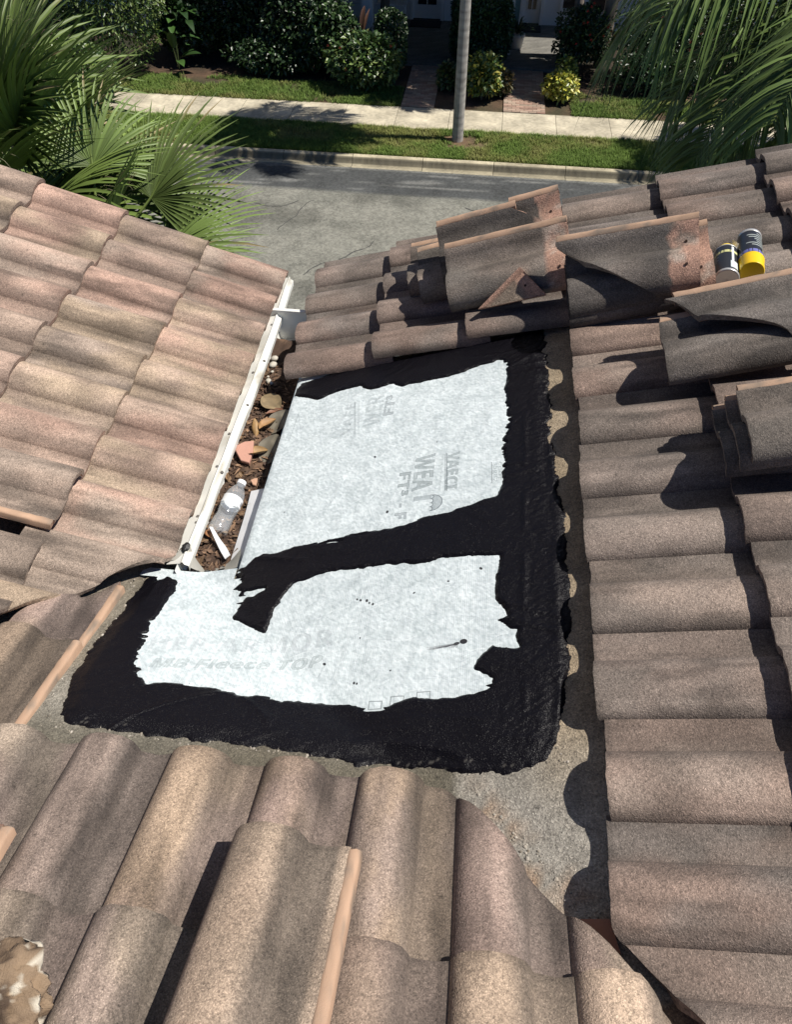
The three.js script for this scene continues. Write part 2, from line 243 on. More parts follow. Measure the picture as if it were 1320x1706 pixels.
{
  const m = new MB(); m.grid(26, 150, (i, j) => { const x = mix(GX0 + .006, GX1 - .004, i / 26), w = mix(GN - .01, 2.47, j / 150), g = fbm(x * 90, w * 90, 1, 3); return [[x, gutterFloor(x, w) + EYE + .012 * (g - .5), -w], mul3(mix3([.055, .032, .02], [.15, .09, .055], sst(.45, .75, fbm(x * 40, w * 30, 7, 3))), .7 + .6 * g), [x / .2, w / .2]]; });
  const o = new THREE.Mesh(m.geo(), softMat); o.name = 'rotted_leaf_litter'; o.userData = { label: 'dark brown rotted leaf litter lying along the bottom of the gutter', category: 'leaf litter', kind: 'stuff' }; scene.add(o);
  const t = new MB(), rnd = rng(5);                                 // twigs and crumbs on top of it
  for (let k = 0; k < 950; k++) { const x = mix(GX0 + .012, GX1 - .012, rnd()), w = GN + 1.08 * Math.pow(rnd(), 1.2), y = gutterFloor(x, w) + EYE + .004, a = rnd() * 6.3, l = .003 + .012 * rnd() * (rnd() < .22 ? 2.4 : 1), b = rnd() < .3 ? .0012 : .003 + .004 * rnd(), c = mul3(mix3([.05, .028, .018], [.28, .17, .10], Math.pow(rnd(), 2)), .6 + .7 * rnd()); const dx = Math.cos(a), dz = Math.sin(a); const p = [t.v(x - dx * l, y, -w - dz * l, c), t.v(x + dz * b, y + .004 * rnd(), -w - dx * b, c), t.v(x + dx * l, y + .006 * rnd(), -w + dz * l, c), t.v(x - dz * b, y + .003, -w + dx * b, c)]; t.q(...p); }
  const scraps = [];
  for (let k = 0; k < 120; k++) { const x = mix(GX0 + .014, GX1 - .012, rnd()), w = GN + .02 + 1.1 * rnd(), g = deadLeaf(.014 + .03 * rnd(), .004 + .009 * rnd(), .4 + 1.2 * rnd(), mul3(mix3([.07, .04, .025], [.30, .19, .10], Math.pow(rnd(), 1.6)), .7 + .5 * rnd()), rnd() * 90); g.rotateZ(rnd() < .4 ? 3 : rnd() - .5); g.rotateX(rnd() * .7 - .35); g.rotateY(rnd() * 6.3); const p = V(x, gutterFloor(x, w) + .008, w); g.translate(p.x, p.y, p.z); scraps.push(g); }
  const c = new THREE.Mesh(mergeGeometries([t.geo(), ...scraps]), plain); c.name = 'twig_litter'; c.userData = { label: 'scattered twigs and leaf crumbs on the brown gutter litter', category: 'twigs', kind: 'stuff' }; scene.add(c);
}
function blob(rx, ry, rz, seedB, rough, colf, n = 14) {              // an uneven lump, seed of a stone or clod
  const m = new MB(); m.grid(n * 2, n, (i, j) => { const a = i / (n * 2) * Math.PI * 2, b = j / n * Math.PI, x = Math.sin(b) * Math.cos(a), y = Math.cos(b), z = Math.sin(b) * Math.sin(a), k = 1 + rough * (fbm(x * 1.6 + seedB, y * 1.6, z * 1.6, 4) - .5) * 2 - (rough > .5 ? .14 * Math.pow(1 - Math.abs(2 * fbm(x * 2.4 + seedB, y * 2.4, z * 2.4 + 7, 2) - 1), 9) - .42 * (fbm(x * 5, y * 5, z * 5 + seedB, 4) - .5) - .12 * Math.round(3 * vn(x * 2.2, y * 2.2, z * 2.2 + seedB)) / 3 : 0); return [[x * rx * k, y * ry * k, z * rz * k], colf(x, y, z), [i / n, j / n]]; }); return m.geo();
}
// dead leaves, curled
function deadLeaf(l, b, curl, c, s) {
  const m = new MB(); m.grid(8, 12, (i, j) => { const u = j / 12, v = i / 8 * 2 - 1, hw = b * Math.pow(Math.sin(Math.PI * clamp(u * .96 + .02)), .75), a = v * curl; const r = hw / Math.max(curl, .2); return [[Math.sin(a) * r, r * (1 - Math.cos(a)) + .012 * u * u - .004 + .004 * (vn(u * 6, v * 3, s) - .5), (u - .5) * l], mul3(c, (.45 + 1.0 * fbm(u * 8, v * 5, s, 4)) * (Math.abs(v) < .12 ? .75 : 1)), [0, 0]]; }); return m.geo();
}
const dry = std({ vertexColors: true, roughness: .6 });
for (const [x, w, l, b, curl, c, yaw, roll, tilt, label] of [
  [-.715, 1.905, .075, .026, 1.5, [.55, .33, .13], .25, 3.0, .35, 'smooth yellowish tan curled dead leaf shaped like a pod in the gutter'],
  [-.675, 1.93, .085, .03, 1.1, [.48, .27, .11], -.6, .2, .1, 'orange tan dead leaf half shaded beside the pod shaped leaf'],
  [-.69, 2.05, .11, .042, .6, [.36, .27, .15], .9, .1, .15, 'large flat olive tan dead leaf nearest the stop end of the gutter'],
  [-.665, 2.0, .07, .018, .9, [.30, .14, .08], -1.0, .3, .2, 'narrow reddish brown leaf curled up between the larger leaves'],
  [-.675, 1.78, .08, .03, 1.2, [.5, .32, .14], -1.1, .15, .1, 'tan leaf tucked under the pink tile shard'],
  [-.735, 1.40, .04, .018, 1.1, [.42, .2, .09], .4, .2, .3, 'small rust brown leaf beside the foot of the plastic bottle'],
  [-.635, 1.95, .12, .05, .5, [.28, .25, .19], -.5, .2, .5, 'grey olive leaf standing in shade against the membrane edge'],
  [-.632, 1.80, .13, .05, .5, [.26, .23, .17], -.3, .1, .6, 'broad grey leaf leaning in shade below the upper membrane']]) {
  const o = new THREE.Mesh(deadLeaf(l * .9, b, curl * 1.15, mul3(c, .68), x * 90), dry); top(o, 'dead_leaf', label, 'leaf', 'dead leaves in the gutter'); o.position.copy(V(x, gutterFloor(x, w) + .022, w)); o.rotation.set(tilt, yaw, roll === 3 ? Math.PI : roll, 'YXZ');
}
for (const [x, w, r, h, c, label] of [[-.712, 1.775, .034, .03, [.5, .27, .2], 'pink angular shard of broken roof tile in the gutter'], [-.655, 1.65, .010, .009, [.5, .3, .2], 'tiny pinkish chip of tile lying alone on dark litter'], [-.70, 2.085, .0, 0, 0, 0]]) {
  if (!r) continue;
  const s = new THREE.Shape([[-1, 1], [-.85, -.7], [-.25, -1.25], [.45, -.35], [1, .85], [.2, 1.1]].map((p) => new THREE.Vector2(p[0] * r, p[1] * r))), g = new THREE.ExtrudeGeometry(s, { depth: h * .5, bevelEnabled: true, bevelSize: .002, bevelThickness: .002, bevelSegments: 1 });
  const o = new THREE.Mesh(g, std({ color: col(...c), roughness: .9, bumpMap: gritSoft, bumpScale: .002 })); top(o, 'tile_shard', label, 'tile shard'); o.position.copy(V(x, gutterFloor(x, w) + .016, w)); o.rotation.set(-1.25, .2, .35, 'YXZ');
}
[[-.742, 2.33, .013, 'round white pebble closest to the stop end of the gutter'], [-.738, 2.285, .014, 'larger oval white pebble second from the gutter stop end'], [-.731, 2.18, .011, 'white pebble with a smaller pebble touching it in the gutter'], [-.722, 2.165, .010, 'small white pebble touching a rounder one against the drip edge'], [-.732, 2.245, .006, 'tiny cream pebble between the pairs of white pebbles'], [-.742, 2.215, .005, 'tiniest pebble close against the white drip edge']].forEach(([x, w, r, label], k) => {
  const o = new THREE.Mesh(blob(r * 1.2, r * .7, r, k * 3.3, .25, () => [.47, .44, .37], 8), plain); top(o, 'pebble', label, 'pebble', 'white pebbles in the gutter'); o.position.copy(V(x, gutterFloor(x, w) + r * .6 + .006, w)); o.rotation.y = k;
});
{ // plastic water bottle
  const t = G(), pts = [[0, 0], [.026, 0], [.031, .004], [.0325, .012]]; for (let k = 0; k < 16; k++) { const y = .016 + k * .0052; pts.push([.0325 - (k % 2) * .0014 - .0032 * Math.exp(-Math.pow((y - .07) / .016, 2)), y]); } pts.push([.0325, .104], [.0325, .136], [.0318, .14], [.030, .152], [.025, .168], [.017, .182], [.0135, .188], [.0135, .196], [0, .196]);
  const clear = new THREE.MeshPhysicalMaterial({ color: col(.95, .97, .98), roughness: .1, transmission: .86, thickness: 0, ior: 1.45, side: THREE.DoubleSide });
  part(t, 'body', new THREE.LatheGeometry(pts.map((p) => new THREE.Vector2(...p)), 36), clear);
  part(t, 'label', new THREE.CylinderGeometry(.0329, .0329, .031, 36, 1, true).translate(0, .1205, 0), std({ color: col(.74, .75, .75), roughness: .45 }));
  const bar = new MB(); for (let k = 0; k < 7; k++) { const a = .1 + k * .07; bar.grid(1, 1, (i, j) => [[Math.sin(a + i * .035) * .0333, .112 + j * .016, Math.cos(a + i * .035) * .0333], [.1, .1, .12]]); } part(t, 'label_print', bar.geo(), plain);
  part(t, 'cap', new THREE.CylinderGeometry(.0148, .0148, .014, 24).translate(0, .2, 0), std({ color: col(.8, .8, .79), roughness: .4 }));
  top(t, 'plastic_bottle', 'clear crushed plastic water bottle with white label and cap lying in the gutter', 'bottle');
  const a = V(-.718, -1.795, 1.405), b = V(-.682, -1.765, 1.60); t.position.copy(a); t.quaternion.setFromUnitVectors(new THREE.Vector3(0, 1, 0), b.clone().sub(a).normalize()); t.rotateY(1.1);
}
function ribbon(name, label, cat, pts, mat, c = [.75, .75, .74], n = 24) {   // pts: pairs of edge points along the strip
  const A = new THREE.CatmullRomCurve3(pts.map((p) => V(...p[0]))), B = new THREE.CatmullRomCurve3(pts.map((p) => V(...p[1]))), m = new MB(); const th = .0012;
  for (const s of [0, 1]) m.grid(6, n, (i, j) => { const p = A.getPoint(j / n).lerp(B.getPoint(j / n), i / 6); return [[p.x, p.y - s * th, p.z], mul3(c, .92 + .16 * vn(p.x * 30, p.z * 30)), [i / 6, j / n]]; }, s === 1);
  return top(new THREE.Mesh(m.geo(), mat), name, label, cat);
}
ribbon('metal_flashing', 'smooth white metal flashing folded down into the gutter under the upper membrane', 'flashing', [[[-.655, -1.80, 1.60], [-.600, -1.772, 1.595]], [[-.650, -1.80, 1.50], [-.598, -1.77, 1.48]], [[-.648, -1.80, 1.40], [-.598, -1.77, 1.37]], [[-.645, -1.795, 1.27], [-.6, -1.765, 1.24]]], std({ vertexColors: true, roughness: .4 }), [.7, .71, .72]);
ribbon('plastic_strip', 'thin curled white plastic strip lying against the foot of the bottle', 'plastic strip', [[[-.735, -1.765, 1.405], [-.728, -1.773, 1.412]], [[-.708, -1.772, 1.365], [-.695, -1.776, 1.372]], [[-.68, -1.776, 1.325], [-.662, -1.772, 1.335]], [[-.655, -1.772, 1.292], [-.640, -1.764, 1.303]]], std({ vertexColors: true, roughness: .45 }), [.72, .74, .74]);
const poly = new THREE.MeshPhysicalMaterial({ color: col(.42, .41, .36), roughness: .6, transmission: .35, thickness: 0, side: THREE.DoubleSide });
ribbon('plastic_film', 'creased translucent plastic film across the near end of the gutter, right fold', 'plastic film', [[[-.603, -1.752, 1.252], [-.612, -1.76, 1.33]], [[-.63, -1.765, 1.248], [-.65, -1.79, 1.29]], [[-.67, -1.785, 1.245], [-.69, -1.80, 1.27]], [[-.715, -1.79, 1.248], [-.72, -1.80, 1.262]]], poly);
ribbon('plastic_film', 'creased translucent plastic film stuck to the end of the drip edge', 'plastic film', [[[-.715, -1.79, 1.246], [-.715, -1.80, 1.262]], [[-.75, -1.768, 1.246], [-.738, -1.765, 1.275]], [[-.785, -1.745, 1.25], [-.765, -1.728, 1.30]], [[-.82, -1.742, 1.24], [-.785, -1.73, 1.272]]], poly);
{ const o = new THREE.Mesh(blob(.012, .006, .016, 3, .6, () => [.012, .012, .013], 8), std({ vertexColors: true, roughness: .5 })); top(o, 'cement_blob', 'small black dab of roof cement on the end of the white drip edge', 'cement dab'); o.position.copy(V(-.766, -1.728, 1.29)); }

// ---------------------------------------------------------------- repair: two white membrane sheets and black roof cement
const WU = [[-.585, 2.033], [-.494, 1.987], [-.432, 2.013], [-.346, 2.021], [-.298, 1.983], [-.237, 2.004], [-.188, 1.973], [-.13, 1.972], [-.051, 1.98], [.018, 1.991], [.066, 2.002], [.114, 2.005], [.149, 1.988], [.154, 1.886], [.153, 1.713], [.146, 1.608], [.151, 1.519], [.149, 1.436], [.134, 1.398], [.089, 1.384], [.049, 1.373], [.001, 1.362], [-.065, 1.351], [-.139, 1.33], [-.207, 1.323], [-.286, 1.32], [-.365, 1.31], [-.437, 1.301], [-.485, 1.283], [-.528, 1.289], [-.554, 1.277], [-.574, 1.244], [-.65, 1.23], [-.65, 1.301], [-.65, 1.495], [-.65, 2.033]];
const WL = [[-.862, 1.262], [-.788, 1.262], [-.596, 1.262], [-.579, 1.208], [-.586, 1.166], [-.566, 1.146], [-.495, 1.155], [-.518, 1.136], [-.569, 1.122], [-.552, 1.054], [-.517, 1.034], [-.456, 1.01], [-.447, 1.068], [-.427, 1.132], [-.408, 1.165], [-.374, 1.171], [-.332, 1.182], [-.29, 1.191], [-.223, 1.196], [-.14, 1.195], [-.059, 1.194], [.035, 1.197], [.096, 1.196], [.146, 1.187], [.14, 1.124], [.143, 1.05], [.166, 1.021], [.171, .995], [.15, .988], [.188, .951], [.198, .909], [.175, .903], [.134, .918], [.108, .893], [.093, .858], [.123, .837], [.137, .821], [.105, .805], [.059, .796], [.006, .787], [-.036, .794], [-.09, .777], [-.139, .776], [-.191, .787], [-.249, .783], [-.308, .786], [-.352, .783], [-.397, .787], [-.456, .788], [-.519, .798], [-.58, .799], [-.632, .798], [-.689, .789], [-.713, .81], [-.723, .851], [-.747, .869], [-.753, .936], [-.77, .994], [-.761, 1.021], [-.766, 1.086], [-.765, 1.156], [-.78, 1.197], [-.808, 1.208], [-.83, 1.183]];
const BO = [[-.861, 1.229], [-.86, 1.262], [-.788, 1.262], [-.62, 1.262], [-.64, 1.425], [-.64, 1.943], [-.601, 2.12], [-.489, 2.14], [-.143, 2.17], [.266, 2.17], [.277, 1.971], [.281, 1.848], [.279, 1.68], [.279, 1.527], [.293, 1.407], [.302, 1.297], [.307, 1.176], [.31, 1.066], [.309, .964], [.301, .885], [.291, .811], [.28, .741], [.272, .681], [.254, .647], [.225, .622], [.178, .619], [.118, .619], [.063, .625], [.018, .636], [-.033, .633], [-.087, .642], [-.138, .63], [-.192, .634], [-.232, .633], [-.301, .64], [-.358, .648], [-.438, .642], [-.546, .638], [-.66, .644], [-.747, .649], [-.805, .653], [-.841, .675], [-.858, .719], [-.877, .786], [-.879, .849], [-.882, .917], [-.877, .99], [-.866, 1.056], [-.869, 1.139]];
function sdPoly(P, x, y) {                                        // signed distance to an outline, positive inside
  let d = 1e9, s = -1;
  for (let i = 0, j = P.length - 1; i < P.length; j = i++) {
    const ex = P[j][0] - P[i][0], ey = P[j][1] - P[i][1], wx = x - P[i][0], wy = y - P[i][1], t = clamp((wx * ex + wy * ey) / (ex * ex + ey * ey)), bx = wx - ex * t, by = wy - ey * t; d = Math.min(d, bx * bx + by * by);
    const a = y >= P[i][1], b = y < P[j][1], c = ex * wy > ey * wx; if ((a && b && c) || (!a && !b && !c)) s = -s;
  }
  return s * Math.sqrt(d);
}
// the print and the fibres of the membrane, one canvas in metres over x -0.9 .. 0.3, w 0.6 .. 2.2
const CW = 1500, CH = 2000, PX = 1250;
function fleece(print) {
  const cv = document.createElement('canvas'); cv.width = CW; cv.height = CH; const g = cv.getContext('2d'), rnd = rng(9);
  g.fillStyle = '#c6d0d2'; g.fillRect(0, 0, CW, CH);
  { const id = g.getImageData(0, 0, CW, CH), d = id.data; for (let y = 0; y < CH; y += 2) for (let x = 0; x < CW; x += 2) { const v = 34 * (fbm((x + y) / 16, (y - x) / 9, 3 + print, 4) - .5) * 2 + 15 * (fbm(x / 60, y / 44, 7, 3) - .5) * 2 + 7 * (fbm(x / 210, y / 190, 9, 3) - .5) * 2; for (let q = 0; q < 4; q++) { const o = ((y + (q >> 1)) * CW + x + (q & 1)) * 4; d[o] += v; d[o + 1] += v * .97; d[o + 2] += v * .95; } } g.putImageData(id, 0, 0); }
  for (let k = 0; k < 5200; k++) { const x = rnd() * CW, y = rnd() * CH, a = (rnd() - .5) * 1.2 + (rnd() < .5 ? 0 : 1.5), l = 12 + 46 * rnd(); g.strokeStyle = rnd() < .62 ? `rgba(140,152,156,${.10 + .16 * rnd()})` : `rgba(240,246,246,${.14 + .26 * rnd()})`; g.lineWidth = 1 + 3.2 * rnd(); g.beginPath(); g.moveTo(x, y); g.quadraticCurveTo(x + Math.cos(a) * l * .5 + 8 * (rnd() - .5), y + Math.sin(a) * l * .5 + 8 * (rnd() - .5), x + Math.cos(a) * l, y + Math.sin(a) * l); g.stroke(); }
  for (let y = 0; y < CH; y += 5) { g.fillStyle = `rgba(150,165,170,${.05 + .06 * rnd()})`; g.fillRect(0, y, CW, 1.5); }
  for (let x = 0; x < CW; x += 6) { g.fillStyle = `rgba(${print ? '120,135,140' : '150,165,170'},${.03 + (print ? .14 : .05) * rnd()})`; g.fillRect(x, 0, 2, CH); if (print && rnd() < .5) { g.fillStyle = `rgba(250,255,255,${.25 * rnd()})`; g.fillRect(x + 3, 0, 2, CH); } }
  const X = (x) => (x + .9) * PX, Y = (w) => (2.2 - w) * PX;
  const word = (s, x, w, size, len, rot, alpha, style = 'bold', line = true) => { g.save(); g.translate(X(x), Y(w)); g.rotate(rot); g.font = `${style} ${size * PX * 1.38}px sans-serif`; const k = len * PX / g.measureText(s).width; g.scale(k, 1); g.fillStyle = `rgba(120,130,133,${alpha * .95})`; g.fillText(s, 0, 0); if (line) { g.lineWidth = 1.4; g.strokeStyle = `rgba(70,78,82,${Math.min(1, alpha * 1.1)})`; g.strokeText(s, 0, 0); } g.restore(); };
  const rule = (x0, w0, x1, w1, wd, alpha) => { g.strokeStyle = `rgba(90,98,102,${alpha})`; g.lineWidth = wd; g.beginPath(); g.moveTo(X(x0), Y(w0)); g.lineTo(X(x1), Y(w1)); g.stroke(); };
  if (print === 0) {
    const R = Math.PI / 2;
    word('WEA', -.108, 1.610, .058, .148, R, .5); g.fillStyle = 'rgba(128,138,142,.5)'; g.fillRect(X(-.100), Y(1.438), .052 * PX, .018 * PX);
    g.beginPath(); g.arc(X(-.047), Y(1.405), .031 * PX, -Math.PI * .52, Math.PI * .52); for (let k = 0; k < 4; k++) g.arc(X(-.05), Y(1.382 + k * .0155), .008 * PX, Math.PI * .5, -Math.PI * .5, true); g.closePath(); g.fill(); g.lineWidth = 2.5; g.strokeStyle = 'rgba(60,68,72,.7)'; g.stroke();
    word('FT\u00b3', -.152, 1.552, .034, .105, R, .5); word('- F', -.148, 1.420, .034, .065, R, .42);
    word('VAECI', -.012, 1.602, .034, .155, R, .45); rule(-.017, 1.603, -.006, 1.444, 5, .5); rule(-.022, 1.60, -.011, 1.444, 2, .5); word('moisture barrier membrane', -.031, 1.603, .008, .155, R, .55, '', false);
    word('35g82', .122, 1.535, .012, .085, R, .6, '', false); word('ccoc', .136, 1.533, .011, .08, R, .5, '', false); rule(.116, 1.535, .119, 1.45, 2.5, .6);
    word('WER', -.248, 1.790, .058, .155, -R, .3, 'bold', false); word('FT\u00b3', -.207, 1.826, .033, .112, -R, .42); word('VAFE', -.345, 1.765, .032, .17, -R, .27, 'bold', false); rule(-.352, 1.935, -.325, 1.76, 6, .25); rule(-.338, 1.933, -.312, 1.759, 3, .25);
    rule(-.555, 1.93, -.56, 1.79, 2.5, .35);
  } else {
    word('HER ARMOR', -.745, .905, .052, .49, -.1, .2, 'bold', false); word('MB Fleece TOP', -.712, .843, .032, .435, -.12, .26, 'italic bold');
    g.lineWidth = 3; g.strokeStyle = 'rgba(110,118,120,.7)'; for (const [x, w, a, b] of [[-.09, .8, .03, .05], [-.03, .808, .03, .05], [-.14, .79, .03, .02]]) g.strokeRect(X(x), Y(w), a * PX, b * PX);
  }
  for (const [x, w, r] of [[-.172, 1.393, 7], [-.241, 1.638, 6], [-.188, 1.083, 6], [-.205, 1.086, 5], [-.215, 1.09, 4], [-.18, 1.075, 4], [-.17, 1.07, 5], [-.185, .842, 5], [-.178, .84, 4], [-.065, 1.093, 4], [-.189, .969, 3], [-.27, .9, 6], [-.05, 1.66, 3], [.1, 1.15, 6], [.02, 1.12, 4], [-.5, 1.45, 3], [-.35, 1.82, 3], [-.1, .87, 3]]) { g.fillStyle = 'rgba(20,20,24,.85)'; g.beginPath(); g.ellipse(X(x), Y(w), r, r * .7, x * 9, 0, 7); g.fill(); }
  for (let k = 0; k < 260; k++) { const a = rnd(), x = -.9 + 1.2 * rnd(), w = .75 + 1.3 * rnd(); g.fillStyle = `rgba(70,75,78,${.2 + .3 * a})`; g.fillRect(X(x), Y(w), 1 + 2 * rnd(), 1 + 2 * rnd()); }
  if (print) { g.fillStyle = 'rgba(18,18,22,.9)'; g.beginPath(); g.ellipse(X(.068), Y(.936), 11, 9, 0, 0, 7); g.ellipse(X(.052), Y(.931), 9, 5, -.2, 0, 7); g.fill(); for (let k = 0; k < 40; k++) { g.strokeStyle = `rgba(60,62,66,${.25})`; g.lineWidth = 1.5; const o = (rnd() - .5) * 10; g.beginPath(); g.moveTo(X(.055), Y(.931) + o * .4); g.lineTo(X(.055 - .075 * rnd()), Y(.922) + o); g.stroke(); } }
  const t = new THREE.CanvasTexture(cv); t.colorSpace = THREE.SRGBColorSpace; t.anisotropy = 8; return t;
}
const fibre = dataTex(512, (i, j) => { const v = .5 + .28 * (nB(i, j) - .5) + .25 * (nC(i, j) - .5) + .2 * ((i % 6 < 2 ? -.4 : .2) + (j % 6 < 2 ? -.4 : .2)); return [v, v, v]; }); fibre.repeat.set(3, 4);
const KS = .985;
const uvC = (x, w) => [(x + .9) / 1.2, (w - .6) / 1.6];
const memb = (p) => std({ map: fleece(p), bumpMap: fibre, bumpScale: .0008, roughness: .85 });
const crease = (x, w, s) => { const v = fbm(x * 6 + s, w * 6, s, 2) - .5; return .0016 * Math.exp(-v * v * 5200) * sst(.4, .6, vn(x * 4, w * 4, s)); };
const wrinkle = (x, w) => .004 + .0032 * fbm(x * 7, w * 7, 2, 2) + crease(x, w, 21) + crease(w, x, 33) + .0007 * fbm(x * 34, w * 34, 6, 2);
const scaled = (f) => (x, w) => f(x / KS, w / KS);
top(new THREE.Mesh(drape(scaled((x, w) => x > -.6 - .004 * fbm(w * 5, 1, 1) && x < .2 && w > 1.215 && w < 2.14), -.612, .2, 1.21, 2.145, .008, (x, w) => wrinkle(x, w) - .006 * sst(-.578, -.598, x), () => [1, 1, 1], scaled(uvC)), memb(0)), 'membrane_sheet', 'upper white fleece roofing membrane with grey print read sideways', 'membrane', 'white membrane sheets');
top(new THREE.Mesh(drape(scaled((x, w) => (x < -.6 ? w < 1.252 - .012 * Math.abs(x + .73) : w < 1.213) && x < .235 && w > .7 && w - x < 2.13 && sdPoly(BO, x, w) > (w > 1.2 ? -.05 : .025)), -.88, .24, .69, 1.26, .008, wrinkle, () => [1, 1, 1], scaled(uvC)), memb(1)), 'membrane_sheet', 'lower white fleece roofing membrane folded across the valley with faint upright print', 'membrane', 'white membrane sheets');
{
  const streak = (x, w) => { const an = 1.9 * fbm(x * 2.3 + 3, w * 2.3, 14, 2) - .6 + (x > .16 ? 1.2 : 0), c = Math.cos(an), s = Math.sin(an), u = x * c + w * s, v = -x * s + w * c; return .65 * fbm(u * 5, v * 42, 3, 3) + .35 * fbm(u * 14 + 5, v * 120, 6, 2); };
  const cement = (x, w) => {
    const rag = (fbm(x * 13, w * 13, 4, 3) - .5) * .026 + (fbm(x * 48, w * 48, 8, 3) - .5) * .03 * vn(x * 9, w * 9, 40) * 1.6 + (vn(x * 190, w * 190, 8) - .5) * .006, o = sdPoly(BO, x, w), u = -sdPoly(WU, x, w), l = -sdPoly(WL, x, w);
    const brush = Math.max(0, fbm(x * 22, w * 120, 6, 2) - .46) * .07 * sst(.45, .62, fbm(x * 7, w * 7, 50, 2));
    const sd = Math.min(o + rag * .9, Math.min(u, l) + rag * .55 - brush * .6 + .002);
    if (sd < -.012) return null;
    const an = 2.2 * fbm(x * 1.7 + 9, w * 1.7, 24, 2) - 1.1, uu = x * Math.cos(an) + w * Math.sin(an), vv = w * Math.cos(an) - x * Math.sin(an), rd = Math.pow(1 - Math.abs(2 * fbm(uu * 2.2, vv * 11, 70, 2) - 1), 16) * sst(.42, .6, fbm(x * 5, w * 5, 71, 2));
    const body = .0018 + .0045 * rd + .0048 * streak(x, w) * (.35 + .9 * fbm(x * 5, w * 5, 60, 2)) + .0012 * fbm(x * 60, w * 60, 1, 3) + .0034 * sst(.06, .22, x + .1 * (fbm(x * 6, w * 6, 80, 2) - .5)) * (vn(x * 190, w * 190, 2) - .5);
    const ridge = .0035 * sst(.4, .6, vn(w * 9, 3, 3)) * Math.exp(-Math.pow((x - .195 - .02 * fbm(w * 4, 3)) / .006, 2)) * sst(.62, .8, w) + .005 * Math.exp(-Math.pow((x - .3 + .03 * fbm(w * 3, 8)) / .012, 2));
    const seat = .0075 * sst(.012, .05, o + .01 * fbm(x * 20, w * 20, 2)); return .0006 + seat + mix(-.003 - seat * .5, body + ridge, sst(-.006, .008, sd));
  };
  const g = drape(() => true, -.9, .325, .6, 2.18, .0052, scaled((x, w) => { if (x < -.6 && w - x > 2.122) return null; if (x < -.595 && w > 1.262) return null; return cement(x, w); }), scaled((x, w) => { const s = vn(x * 420, w * 420, 5), e = sdPoly(BO, x, w); let c = [.0042, .0038, .0058]; if (e < .02 && s > .86 && fbm(x * 12, w * 12, 4) > .55) c = [.07, .066, .06]; return c; }), (x, w) => [x / .3, w / .3]);
  const o = new THREE.Mesh(g, new THREE.MeshPhysicalMaterial({ vertexColors: true, roughness: .33, specularIntensity: .38, side: THREE.DoubleSide, bumpMap: grit, bumpScale: .0026 })); top(o, 'roof_cement', 'thick glossy black roof cement trowelled around and between the two white membranes', 'roof cement');
}

{
  const m = new MB(), r = rng(88);
  for (let k = 0; k < 240; k++) {
    const z = r(), x = z < .6 ? -.86 + 1.15 * r() : z < .8 ? .1 + .25 * r() : -.9 + .06 * r(), w = z < .6 ? .612 + .05 * r() * r() + .02 * fbm(x * 9, 1) : z < .8 ? .62 - x + .02 + .05 * r() : .68 + .5 * r(), s = .0015 + .0035 * r() * r(), c = mul3(mix3([.20, .17, .13], [.46, .42, .36], r()), .6 + .5 * r()), y = deckY(x, w) + .001, q = 5, a0 = r() * 6, t = m.v(x + s * .2, y + s * 1.2, -w, c), ring = [];
    for (let e = 0; e < q; e++) { const a = a0 + e / q * 6.283; ring.push(m.v(x + Math.cos(a) * s * (.7 + .6 * r()), y, -w + Math.sin(a) * s * (.7 + .6 * r()), c)); } for (let e = 0; e < q; e++) m.t(t, ring[(e + 1) % q], ring[e]);
  }
  const o = new THREE.Mesh(m.geo(), plain); o.name = 'mortar_crumbs'; o.userData = { label: 'pale mortar crumbs scattered along the lower edge of the black cement', category: 'crumbs', kind: 'stuff' }; scene.add(o);
}
// ---------------------------------------------------------------- loose tiles
const loose = { rib: true, band: true, nz: 24 };
function looseTile(F, x, n, z, roll, yaw, pitch, opt, label, group) {
  const o = new THREE.Mesh(tileGeo({ seed: seed++, ...loose, ...opt, step: 0 }), [tileMat, ribMat]); top(o, 'loose_roof_tile', label, 'roof tile', group); place(o, F, x, n, z, roll, yaw, pitch);
  for (const hx of [.07, .15]) { if (opt.noHoles) break; const h = part(o, 'nail_hole', new THREE.CylinderGeometry(.0042, .0042, .002, 10), holeMat); h.position.set(hx, profile(hx) + .0012, TL - .035); h.rotation.z = hx < .1 ? -.15 : .1; }
  return o;
}
const holeMat = std({ color: col(.03, .015, .01), roughness: 1 });
const rt = [[.175, .15, .13], [.145, .13, .118]], rp = [[.225, .185, .155], [.18, .16, .14]];
const K = (k) => k * W, J = (j) => j * E;
// heap beside the opened slope
const heap = 'tiles lifted off and stacked on the roof';
looseTile(FR, K(9.52), .062, J(1.87), .86, -.03, 0, { tint: rp }, 'broad loose tile leaning in front of its heap with bare terracotta head and pale mortar smear', heap);
looseTile(FR, K(10.15), .085, J(1.80), .90, .015, .0, { tint: rt, noHoles: true, z1: (x) => TL - .055 - .0 * x - sst(.11, .21, x) * -.0 - (x < .2 ? (.2 - x) * .0 : 0) - Math.max(0, x - .15) * 1.6 }, 'leaning loose tile with a clipped corner behind the broad front tile', heap);
looseTile(FR, K(10.36), .078, J(1.84), .90, .03, 0, { tint: rt, z0: (x) => .24 }, 'rearmost leaning loose tile of the heap with only its terracotta head and rib showing', heap);
looseTile(FR, K(10.1), .05, J(1.52), .5, .06, .02, { tint: rp, z1: () => .22, noHoles: true, band: false }, 'short loose tile at the shaded low end of the heap', heap);
looseTile(FR, K(10.45), .05, J(1.36), .42, -.04, .02, { tint: rp, z1: () => .24, noHoles: true, band: false }, 'chipped loose tile furthest down the slope in the heap', heap);
